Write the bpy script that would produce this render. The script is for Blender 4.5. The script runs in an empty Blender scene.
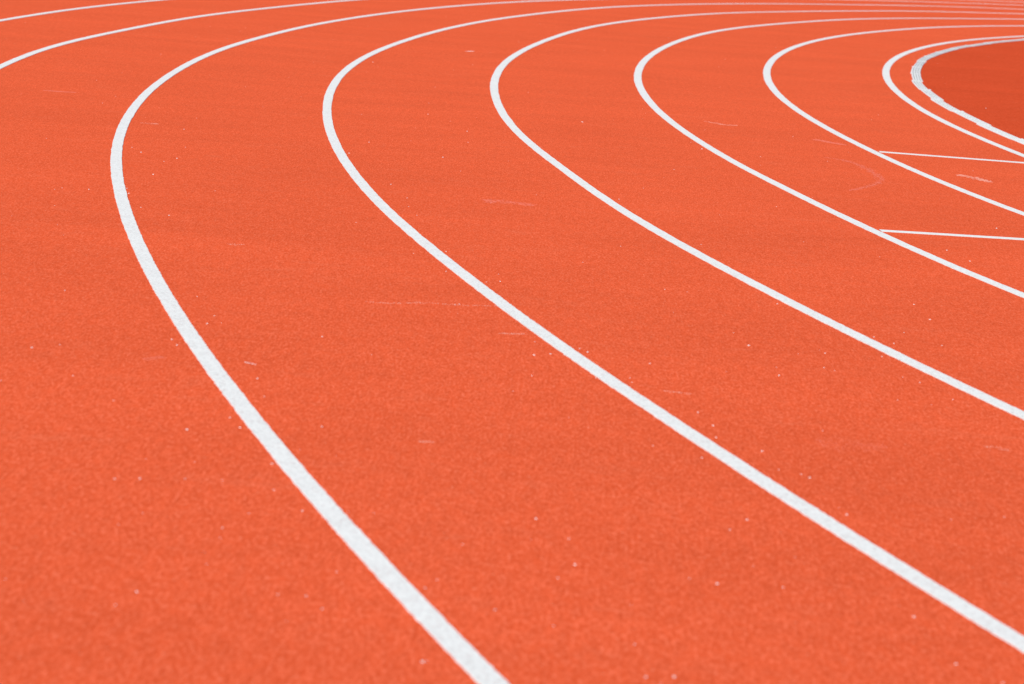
import bpy, bmesh, math, random
from mathutils import Vector, Matrix

# Curved end of a running track. Metres, camera standing at the origin.
LINE_POINTS = {
 0: [(26.896,50.418),(26.465,50.385),(26.034,50.347),(25.605,50.304),(25.177,50.255),(24.689,50.194),(24.203,50.125),(23.718,50.051),(23.236,49.969),(22.755,49.881),(22.277,49.786),(21.801,49.685),(21.326,49.577),(20.855,49.463),(20.385,49.342),(19.918,49.215),(19.454,49.082),(18.992,48.943),(18.533,48.797),(18.077,48.646),(17.624,48.488),(17.173,48.324),(16.726,48.154),(16.282,47.978),(15.785,47.773),(15.292,47.560),(14.802,47.339),(14.316,47.111),(13.833,46.875),(13.354,46.631),(12.879,46.380),(12.408,46.122),(11.941,45.856),(11.478,45.583),(11.020,45.303),(10.566,45.015),(10.117,44.721),(9.672,44.419),(9.232,44.110),(8.797,43.795),(8.367,43.472),(7.942,43.143),(7.522,42.808),(7.108,42.465),(6.699,42.117),(6.295,41.762),(5.897,41.400),(5.505,41.033),(5.118,40.659),(4.737,40.278),(4.362,39.891),(3.992,39.498),(3.628,39.098),(3.269,38.693),(2.917,38.281),(2.571,37.863),(2.231,37.440),(1.897,37.010),(1.570,36.575),(1.249,36.134),(0.934,35.687),(0.627,35.236),(0.326,34.778),(0.032,34.316),(-0.256,33.848),(-0.536,33.375),(-0.809,32.898),(-1.075,32.415),(-1.333,31.928),(-1.584,31.436),(-1.828,30.940),(-2.065,30.439),(-2.293,29.935),(-2.513,29.429),(-2.725,28.923),(-2.928,28.417),(-3.123,27.909),(-3.310,27.401),(-3.488,26.893),(-3.657,26.385),(-3.817,25.876),(-3.967,25.366),(-4.106,24.857),(-4.235,24.347),(-4.354,23.838),(-4.465,23.329),(-4.568,22.822),(-4.664,22.316),(-4.752,21.811),(-4.832,21.308),(-4.899,20.805),(-4.955,20.303),(-5.001,19.804),(-5.040,19.306),(-5.070,18.866),(-5.096,18.428),(-5.119,17.992),(-5.138,17.554),(-5.153,17.115),(-5.162,16.673),(-5.165,16.228),(-5.162,15.781),(-5.152,15.333),(-5.134,14.882),(-5.109,14.429),(-5.081,14.031),(-5.048,13.632),(-5.010,13.232),(-4.966,12.831),(-4.917,12.429),(-4.863,12.026),(-4.813,11.679),(-4.758,11.332),(-4.700,10.984),(-4.638,10.636),(-4.572,10.287),(-4.502,9.938),(-4.441,9.647),(-4.377,9.355),(-4.311,9.063),(-4.241,8.771),(-4.169,8.479),(-4.094,8.186),(-4.033,7.952),(-3.969,7.718),(-3.903,7.483),(-3.836,7.249),(-3.767,7.015),(-3.697,6.780),(-3.624,6.546),(-3.568,6.370),(-3.512,6.194),(-3.454,6.018),(-3.395,5.843),(-3.336,5.667),(-3.275,5.491),(-3.214,5.316),(-3.151,5.141),(-3.088,4.966),(-3.045,4.850),(-3.002,4.734),(-2.958,4.618),(-2.914,4.502),(-2.870,4.387),(-2.825,4.272),(-2.780,4.156),(-2.735,4.042),(-2.689,3.927),(-2.642,3.812),(-2.596,3.698),(-2.549,3.584),(-2.501,3.470),(-2.453,3.356),(-2.405,3.242),(-2.381,3.186),(-2.357,3.129),(-2.332,3.072),(-2.308,3.016),(-2.283,2.959),(-2.258,2.903),(-2.233,2.846),(-2.209,2.790),(-2.184,2.734),(-2.158,2.677),(-2.133,2.621),(-2.108,2.565),(-2.083,2.509),(-2.057,2.453),(-2.031,2.397),(-2.006,2.341),(-1.980,2.285),(-1.954,2.229),(-1.928,2.173),(-1.902,2.118),(-1.876,2.062),(-1.850,2.006),(-1.823,1.951),(-1.797,1.895),(-1.770,1.840),(-1.744,1.784),(-1.717,1.729),(-1.690,1.673),(-1.663,1.618),(-1.636,1.563),(-1.609,1.508),(-1.582,1.453),(-1.555,1.398),(-1.527,1.343),(-1.500,1.288),(-1.472,1.233),(-1.305,0.905),(-1.135,0.578),(-0.961,0.254),(-0.784,-0.068),(-0.603,-0.388),(-0.420,-0.706),(-0.233,-1.022),(-0.043,-1.335),(0.150,-1.647),(0.346,-1.956),(0.545,-2.263),(0.748,-2.567),(0.953,-2.869),(1.161,-3.169),(1.373,-3.467),(1.587,-3.762),(1.804,-4.054),(2.024,-4.344),(2.247,-4.632),(2.473,-4.917),(2.702,-5.199),(2.933,-5.479),(3.168,-5.756),(3.405,-6.031),(3.644,-6.302),(3.887,-6.572),(4.132,-6.839),(4.380,-7.103),(4.631,-7.364),(4.884,-7.623),(5.140,-7.879),(5.399,-8.132),(5.660,-8.383),(5.924,-8.630),(6.190,-8.875),(6.459,-9.117),(6.730,-9.356),(7.004,-9.592),(7.280,-9.826),(7.558,-10.056),(7.839,-10.283),(8.122,-10.508),(8.407,-10.729),(8.695,-10.947),(8.984,-11.162),(9.276,-11.374),(9.570,-11.583),(9.867,-11.789),(10.165,-11.992),(10.465,-12.191),(10.768,-12.388),(11.072,-12.581),(11.378,-12.771),(11.686,-12.957),(11.996,-13.141),(12.308,-13.321),(12.622,-13.498),(12.937,-13.671),(13.254,-13.841),(13.573,-14.008),(13.894,-14.171),(14.216,-14.331),(14.540,-14.488),(14.865,-14.641),(15.193,-14.791),(15.521,-14.937),(15.851,-15.080),(16.183,-15.219),(16.516,-15.355),(16.850,-15.487),(17.186,-15.616),(17.523,-15.742),(17.862,-15.863),(18.201,-15.982),(18.542,-16.096),(18.884,-16.208),(19.227,-16.315),(19.572,-16.419),(19.917,-16.519),(20.263,-16.616),(20.611,-16.709),(20.959,-16.799),(21.308,-16.884),(21.658,-16.967),(22.009,-17.045),(22.361,-17.120),(22.713,-17.191),(23.067,-17.258),(23.420,-17.322),(23.775,-17.382),(24.130,-17.438),(24.486,-17.491),(24.842,-17.539),(25.199,-17.584),(25.556,-17.626),(25.913,-17.663),(26.271,-17.697),(26.630,-17.727),(26.988,-17.754),(27.347,-17.776),(27.706,-17.795),(28.065,-17.810),(28.424,-17.821),(28.784,-17.829),(29.143,-17.833),(29.503,-17.833),(29.862,-17.829),(30.221,-17.821),(30.581,-17.810),(30.940,-17.795),(31.299,-17.776),(31.657,-17.754),(32.016,-17.727),(32.374,-17.697),(32.732,-17.663),(33.089,-17.626),(33.446,-17.584),(33.803,-17.539),(34.159,-17.491),(34.514,-17.438),(34.869,-17.382),(35.224,-17.322),(35.577,-17.258),(35.930,-17.191),(36.282,-17.120),(36.634,-17.045),(36.985,-16.967),(37.335,-16.885),(37.683,-16.799),(38.031,-16.710),(38.379,-16.617),(38.725,-16.520),(39.070,-16.420),(39.414,-16.316),(39.757,-16.209),(40.098,-16.098),(40.439,-15.983),(40.778,-15.865),(41.116,-15.743),(41.453,-15.618),(41.788,-15.489),(42.122,-15.357),(42.455,-15.221),(42.786,-15.082),(43.116,-14.939),(43.444,-14.793),(43.771,-14.644),(44.096,-14.491),(44.419,-14.334),(44.741,-14.174),(45.061,-14.011),(45.380,-13.845),(45.696,-13.675),(46.011,-13.502),(46.324,-13.326),(46.635,-13.146),(46.944,-12.963),(47.252,-12.777),(47.557,-12.588),(47.860,-12.395),(48.162,-12.200),(48.461,-12.001),(48.758,-11.799),(49.053,-11.594),(49.346,-11.386),(49.636,-11.175),(49.925,-10.960),(50.211,-10.743),(50.495,-10.523),(50.776,-10.300),(51.055,-10.074),(51.332,-9.845),(51.606,-9.614),(51.877,-9.380),(52.145,-9.143),(52.411,-8.904),(52.675,-8.662),(52.935,-8.417),(53.193,-8.170),(53.448,-7.920),(53.700,-7.668),(53.950,-7.413),(54.196,-7.156),(54.440,-6.896),(54.681,-6.634),(54.919,-6.370),(55.154,-6.103),(55.386,-5.834),(55.615,-5.563),(55.842,-5.290),(56.065,-5.014),(56.285,-4.736),(56.502,-4.457),(56.716,-4.175),(56.927,-3.891),(57.134,-3.605),(57.339,-3.317),(57.541,-3.027)],
 1: [(26.979,49.230),(26.562,49.198),(26.146,49.161),(25.732,49.120),(25.259,49.066),(24.788,49.005),(24.318,48.939),(23.850,48.865),(23.385,48.786),(22.921,48.700),(22.459,48.608),(21.999,48.509),(21.541,48.404),(21.086,48.293),(20.633,48.176),(20.182,48.053),(19.734,47.923),(19.289,47.788),(18.846,47.647),(18.406,47.499),(17.914,47.327),(17.426,47.147),(16.942,46.959),(16.461,46.765),(15.984,46.563),(15.509,46.353),(15.039,46.136),(14.571,45.911),(14.107,45.679),(13.647,45.440),(13.191,45.194),(12.738,44.941),(12.290,44.680),(11.845,44.413),(11.405,44.138),(10.969,43.857),(10.538,43.569),(10.112,43.274),(9.690,42.972),(9.272,42.664),(8.860,42.349),(8.452,42.028),(8.050,41.701),(7.653,41.367),(7.261,41.027),(6.875,40.681),(6.452,40.289),(6.036,39.890),(5.626,39.483),(5.223,39.068),(4.826,38.646),(4.437,38.217),(4.054,37.780),(3.679,37.335),(3.311,36.884),(2.950,36.426),(2.597,35.960),(2.251,35.488),(1.913,35.009),(1.583,34.524),(1.262,34.033),(0.948,33.535),(0.642,33.031),(0.344,32.522),(0.054,32.007),(-0.229,31.487),(-0.503,30.961),(-0.744,30.484),(-0.979,30.003),(-1.205,29.518),(-1.423,29.031),(-1.652,28.488),(-1.867,27.942),(-2.065,27.394),(-2.249,26.844),(-2.417,26.292),(-2.573,25.741),(-2.719,25.190),(-2.859,24.642),(-2.993,24.095),(-3.124,23.552),(-3.249,23.010),(-3.368,22.470),(-3.477,21.931),(-3.574,21.393),(-3.657,20.855),(-3.726,20.319),(-3.784,19.786),(-3.837,19.254),(-3.887,18.726),(-3.934,18.201),(-3.979,17.624),(-4.007,17.095),(-4.021,16.562),(-4.019,16.025),(-4.000,15.485),(-3.967,14.943),(-3.922,14.398),(-3.869,13.851),(-3.810,13.301),(-3.744,12.748),(-3.671,12.193),(-3.598,11.692),(-3.517,11.189),(-3.429,10.684),(-3.331,10.178),(-3.237,9.728),(-3.136,9.277),(-3.027,8.825),(-2.927,8.430),(-2.820,8.034),(-2.725,7.695),(-2.626,7.355),(-2.523,7.015),(-2.434,6.732),(-2.342,6.449),(-2.267,6.222),(-2.190,5.996),(-2.111,5.770),(-2.031,5.544),(-1.949,5.319),(-1.886,5.151),(-1.823,4.983),(-1.759,4.816),(-1.694,4.649),(-1.628,4.482),(-1.561,4.316),(-1.517,4.205),(-1.471,4.095),(-1.426,3.984),(-1.380,3.874),(-1.333,3.765),(-1.286,3.655),(-1.239,3.545),(-1.192,3.436),(-1.144,3.327),(-1.096,3.218),(-1.047,3.109),(-0.998,3.001),(-0.973,2.947),(-0.949,2.893),(-0.924,2.839),(-0.899,2.785),(-0.874,2.731),(-0.849,2.677),(-0.824,2.623),(-0.798,2.569),(-0.773,2.515),(-0.748,2.461),(-0.722,2.408),(-0.696,2.354),(-0.671,2.301),(-0.645,2.247),(-0.619,2.194),(-0.593,2.140),(-0.567,2.087),(-0.541,2.034),(-0.514,1.980),(-0.488,1.927),(-0.462,1.874),(-0.435,1.821),(-0.409,1.768),(-0.382,1.715),(-0.355,1.662),(-0.328,1.609),(-0.301,1.556),(-0.274,1.503),(-0.247,1.451),(-0.220,1.398),(-0.192,1.345),(-0.165,1.293),(-0.137,1.240),(-0.110,1.188),(-0.082,1.136),(-0.054,1.083),(-0.027,1.031),(0.001,0.979),(0.029,0.926),(0.058,0.874),(0.228,0.563),(0.402,0.253),(0.579,-0.054),(0.759,-0.360),(0.941,-0.663),(1.127,-0.964),(1.316,-1.263),(1.508,-1.560),(1.703,-1.854),(1.901,-2.146),(2.102,-2.436),(2.306,-2.724),(2.512,-3.009),(2.721,-3.292),(2.934,-3.573),(3.149,-3.851),(3.366,-4.126),(3.587,-4.399),(3.810,-4.670),(4.035,-4.938),(4.264,-5.204),(4.495,-5.467),(4.729,-5.727),(4.965,-5.985),(5.204,-6.241),(5.446,-6.493),(5.690,-6.744),(5.937,-6.991),(6.186,-7.236),(6.438,-7.479),(6.692,-7.718),(6.948,-7.955),(7.208,-8.189),(7.469,-8.420),(7.733,-8.649),(7.999,-8.875),(8.267,-9.097),(8.538,-9.317),(8.811,-9.534),(9.086,-9.749),(9.363,-9.960),(9.643,-10.168),(9.924,-10.373),(10.208,-10.576),(10.493,-10.775),(10.781,-10.971),(11.071,-11.164),(11.362,-11.354),(11.656,-11.541),(11.951,-11.725),(12.248,-11.906),(12.547,-12.083),(12.848,-12.258),(13.150,-12.429),(13.455,-12.597),(13.760,-12.761),(14.068,-12.923),(14.377,-13.081),(14.688,-13.236),(15.000,-13.388),(15.314,-13.536),(15.630,-13.681),(15.947,-13.823),(16.265,-13.962),(16.585,-14.097),(16.906,-14.228),(17.229,-14.357),(17.553,-14.482),(17.878,-14.603),(18.205,-14.722),(18.532,-14.836),(18.861,-14.948),(19.191,-15.055),(19.522,-15.160),(19.854,-15.261),(20.188,-15.358),(20.522,-15.452),(20.857,-15.543),(21.193,-15.629),(21.530,-15.713),(21.868,-15.793),(22.206,-15.869),(22.546,-15.942),(22.886,-16.011),(23.227,-16.077),(23.568,-16.139),(23.910,-16.197),(24.253,-16.252),(24.596,-16.303),(24.940,-16.351),(25.284,-16.395),(25.629,-16.436),(25.974,-16.473),(26.320,-16.506),(26.665,-16.535),(27.011,-16.561),(27.358,-16.584),(27.704,-16.603),(28.051,-16.618),(28.398,-16.629),(28.745,-16.637),(29.092,-16.641),(29.439,-16.642),(29.785,-16.639),(30.132,-16.632),(30.479,-16.622),(30.826,-16.608),(31.172,-16.591),(31.519,-16.569),(31.865,-16.545),(32.210,-16.516),(32.556,-16.484),(32.901,-16.448),(33.246,-16.409),(33.590,-16.366),(33.934,-16.320),(34.277,-16.270),(34.620,-16.216),(34.962,-16.159),(35.303,-16.098),(35.644,-16.034),(35.984,-15.966),(36.324,-15.894),(36.662,-15.819),(37.000,-15.740),(37.337,-15.658),(37.673,-15.573),(38.009,-15.483),(38.343,-15.391),(38.676,-15.294),(39.008,-15.195),(39.339,-15.092),(39.669,-14.985),(39.998,-14.875),(40.326,-14.762),(40.653,-14.645),(40.978,-14.524),(41.302,-14.401),(41.625,-14.273),(41.946,-14.143),(42.266,-14.009),(42.584,-13.872),(42.901,-13.731),(43.217,-13.588),(43.531,-13.441),(43.844,-13.290),(44.154,-13.136),(44.464,-12.980),(44.771,-12.819),(45.077,-12.656),(45.381,-12.490),(45.684,-12.320),(45.984,-12.147),(46.283,-11.971),(46.580,-11.792),(46.875,-11.610),(47.168,-11.424),(47.460,-11.236),(47.749,-11.045),(48.036,-10.850),(48.321,-10.653),(48.604,-10.452),(48.885,-10.249),(49.164,-10.043),(49.440,-9.834),(49.715,-9.622),(49.987,-9.407),(50.256,-9.189),(50.523,-8.969),(50.788,-8.746),(51.050,-8.520),(51.310,-8.292),(51.567,-8.062),(51.822,-7.828),(52.074,-7.593),(52.323,-7.354),(52.569,-7.114),(52.813,-6.871),(53.055,-6.625),(53.293,-6.377),(53.529,-6.127),(53.762,-5.875),(53.992,-5.620),(54.219,-5.363),(54.444,-5.104),(54.665,-4.843),(54.884,-4.580),(55.100,-4.314),(55.312,-4.046),(55.522,-3.777),(55.729,-3.505),(55.933,-3.232),(56.134,-2.956),(56.332,-2.679),(56.527,-2.399),(56.719,-2.118)],
 2: [(27.062,48.043),(26.660,48.013),(26.201,47.972),(25.744,47.925),(25.288,47.871),(24.834,47.811),(24.381,47.745),(23.930,47.673),(23.481,47.595),(23.034,47.510),(22.589,47.420),(22.146,47.323),(21.705,47.220),(21.266,47.112),(20.830,46.997),(20.396,46.877),(19.964,46.751),(19.535,46.619),(19.056,46.464),(18.580,46.301),(18.107,46.131),(17.638,45.955),(17.173,45.771),(16.711,45.580),(16.253,45.382),(15.797,45.177),(15.344,44.964),(14.895,44.744),(14.450,44.517),(14.008,44.283),(13.571,44.042),(13.137,43.793),(12.707,43.538),(12.281,43.276),(11.860,43.008),(11.442,42.733),(10.984,42.420),(10.530,42.099),(10.082,41.771),(9.639,41.436),(9.202,41.093),(8.770,40.743),(8.345,40.386),(7.926,40.021),(7.514,39.649),(7.108,39.269),(6.708,38.882),(6.316,38.487),(5.929,38.084),(5.549,37.675),(5.176,37.258),(4.810,36.834),(4.451,36.403),(4.098,35.965),(3.753,35.520),(3.414,35.070),(3.082,34.613),(2.757,34.150),(2.438,33.682),(2.125,33.208),(1.819,32.730),(1.519,32.245),(1.227,31.755),(0.943,31.259),(0.668,30.757),(0.404,30.248),(0.152,29.732),(-0.088,29.209),(-0.314,28.682),(-0.526,28.153),(-0.746,27.570),(-0.951,26.986),(-1.145,26.402),(-1.327,25.819),(-1.497,25.237),(-1.656,24.656),(-1.803,24.076),(-1.939,23.497),(-2.074,22.867),(-2.197,22.240),(-2.308,21.616),(-2.407,20.994),(-2.491,20.374),(-2.567,19.707),(-2.634,19.045),(-2.693,18.386),(-2.741,17.682),(-2.767,16.971),(-2.772,16.253),(-2.760,15.529),(-2.729,14.745),(-2.680,13.955),(-2.609,13.158),(-2.514,12.356),(-2.404,11.603),(-2.281,10.901),(-2.148,10.252),(-2.024,9.710),(-1.905,9.221),(-1.792,8.786),(-1.688,8.405),(-1.580,8.023),(-1.483,7.696),(-1.400,7.423),(-1.314,7.150),(-1.226,6.876),(-1.154,6.658),(-1.080,6.439),(-1.005,6.221),(-0.947,6.057),(-0.889,5.894),(-0.829,5.731),(-0.769,5.568),(-0.709,5.406),(-0.647,5.245),(-0.585,5.083),(-0.543,4.976),(-0.501,4.869),(-0.458,4.762),(-0.415,4.655),(-0.371,4.548),(-0.327,4.442),(-0.283,4.335),(-0.239,4.229),(-0.194,4.123),(-0.148,4.018),(-0.102,3.912),(-0.056,3.807),(-0.010,3.702),(0.037,3.597),(0.061,3.544),(0.084,3.492),(0.108,3.440),(0.132,3.387),(0.156,3.335),(0.180,3.283),(0.204,3.231),(0.229,3.179),(0.253,3.127),(0.278,3.075),(0.302,3.023),(0.327,2.972),(0.352,2.920),(0.376,2.868),(0.401,2.817),(0.426,2.765),(0.452,2.713),(0.477,2.662),(0.502,2.611),(0.527,2.559),(0.553,2.508),(0.578,2.457),(0.604,2.405),(0.630,2.354),(0.655,2.303),(0.681,2.252),(0.707,2.201),(0.733,2.150),(0.759,2.099),(0.785,2.048),(0.811,1.997),(0.837,1.946),(0.863,1.895),(0.890,1.844),(0.916,1.793),(0.943,1.743),(0.969,1.692),(0.996,1.642),(1.023,1.591),(1.050,1.541),(1.077,1.490),(1.104,1.440),(1.131,1.390),(1.158,1.340),(1.186,1.289),(1.213,1.239),(1.241,1.189),(1.268,1.139),(1.296,1.089),(1.324,1.040),(1.352,0.990),(1.521,0.692),(1.693,0.396),(1.868,0.103),(2.046,-0.189),(2.227,-0.478),(2.411,-0.766),(2.597,-1.051),(2.787,-1.334),(2.979,-1.615),(3.174,-1.893),(3.372,-2.170),(3.573,-2.444),(3.776,-2.715),(3.982,-2.985),(4.190,-3.252),(4.402,-3.516),(4.616,-3.779),(4.832,-4.038),(5.051,-4.296),(5.272,-4.551),(5.497,-4.803),(5.723,-5.053),(5.953,-5.301),(6.184,-5.546),(6.419,-5.788),(6.655,-6.028),(6.895,-6.266),(7.136,-6.501),(7.380,-6.733),(7.626,-6.963),(7.875,-7.190),(8.126,-7.414),(8.379,-7.636),(8.635,-7.855),(8.893,-8.071),(9.153,-8.285),(9.415,-8.495),(9.679,-8.703),(9.945,-8.908),(10.214,-9.111),(10.484,-9.310),(10.756,-9.507),(11.031,-9.700),(11.307,-9.891),(11.585,-10.079),(11.866,-10.263),(12.148,-10.445),(12.432,-10.624),(12.717,-10.800),(13.005,-10.972),(13.294,-11.142),(13.585,-11.308),(13.877,-11.472),(14.171,-11.632),(14.467,-11.790),(14.764,-11.944),(15.063,-12.095),(15.364,-12.242),(15.665,-12.387),(15.969,-12.529),(16.274,-12.667),(16.580,-12.802),(16.888,-12.934),(17.197,-13.063),(17.507,-13.188),(17.819,-13.310),(18.132,-13.429),(18.446,-13.545),(18.761,-13.657),(19.078,-13.766),(19.395,-13.871),(19.714,-13.974),(20.034,-14.073),(20.355,-14.168),(20.676,-14.261),(20.999,-14.349),(21.323,-14.435),(21.647,-14.517),(21.972,-14.596),(22.298,-14.671),(22.625,-14.743),(22.953,-14.811),(23.281,-14.876),(23.610,-14.938),(23.940,-14.996),(24.270,-15.051),(24.600,-15.102),(24.932,-15.150),(25.263,-15.194),(25.595,-15.235),(25.928,-15.272),(26.261,-15.306),(26.594,-15.336),(26.927,-15.363),(27.261,-15.386),(27.595,-15.406),(27.929,-15.422),(28.264,-15.435),(28.598,-15.445),(28.933,-15.450),(29.267,-15.453),(29.602,-15.452),(29.936,-15.447),(30.271,-15.439),(30.605,-15.427),(30.939,-15.412),(31.273,-15.393),(31.607,-15.371),(31.940,-15.345),(32.273,-15.316),(32.606,-15.284),(32.939,-15.247),(33.271,-15.208),(33.603,-15.165),(33.934,-15.118),(34.264,-15.068),(34.595,-15.015),(34.924,-14.958),(35.253,-14.897),(35.581,-14.834),(35.909,-14.766),(36.236,-14.696),(36.562,-14.622),(36.887,-14.544),(37.212,-14.463),(37.535,-14.379),(37.858,-14.291),(38.180,-14.200),(38.500,-14.106),(38.820,-14.008),(39.139,-13.907),(39.457,-13.803),(39.773,-13.695),(40.089,-13.584),(40.403,-13.469),(40.716,-13.352),(41.027,-13.231),(41.338,-13.107),(41.647,-12.979),(41.955,-12.849),(42.261,-12.715),(42.566,-12.578),(42.870,-12.437),(43.172,-12.294),(43.472,-12.147),(43.771,-11.998),(44.069,-11.845),(44.364,-11.689),(44.658,-11.530),(44.951,-11.368),(45.242,-11.203),(45.530,-11.035),(45.818,-10.863),(46.103,-10.689),(46.387,-10.512),(46.668,-10.332),(46.948,-10.149),(47.226,-9.963),(47.502,-9.774),(47.775,-9.582),(48.047,-9.388),(48.317,-9.190),(48.585,-8.990),(48.850,-8.787),(49.114,-8.581),(49.375,-8.373),(49.634,-8.162),(49.890,-7.948),(50.144,-7.732),(50.396,-7.513),(50.645,-7.292),(50.891,-7.068),(51.135,-6.842),(51.377,-6.614),(51.616,-6.383),(51.852,-6.150),(52.086,-5.915),(52.317,-5.677),(52.546,-5.437),(52.771,-5.195),(52.995,-4.950),(53.215,-4.704),(53.433,-4.455),(53.648,-4.205),(53.860,-3.952),(54.069,-3.697),(54.276,-3.440),(54.479,-3.181),(54.680,-2.920),(54.878,-2.658),(55.073,-2.393),(55.265,-2.127),(55.454,-1.859),(55.641,-1.589)],
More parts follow.
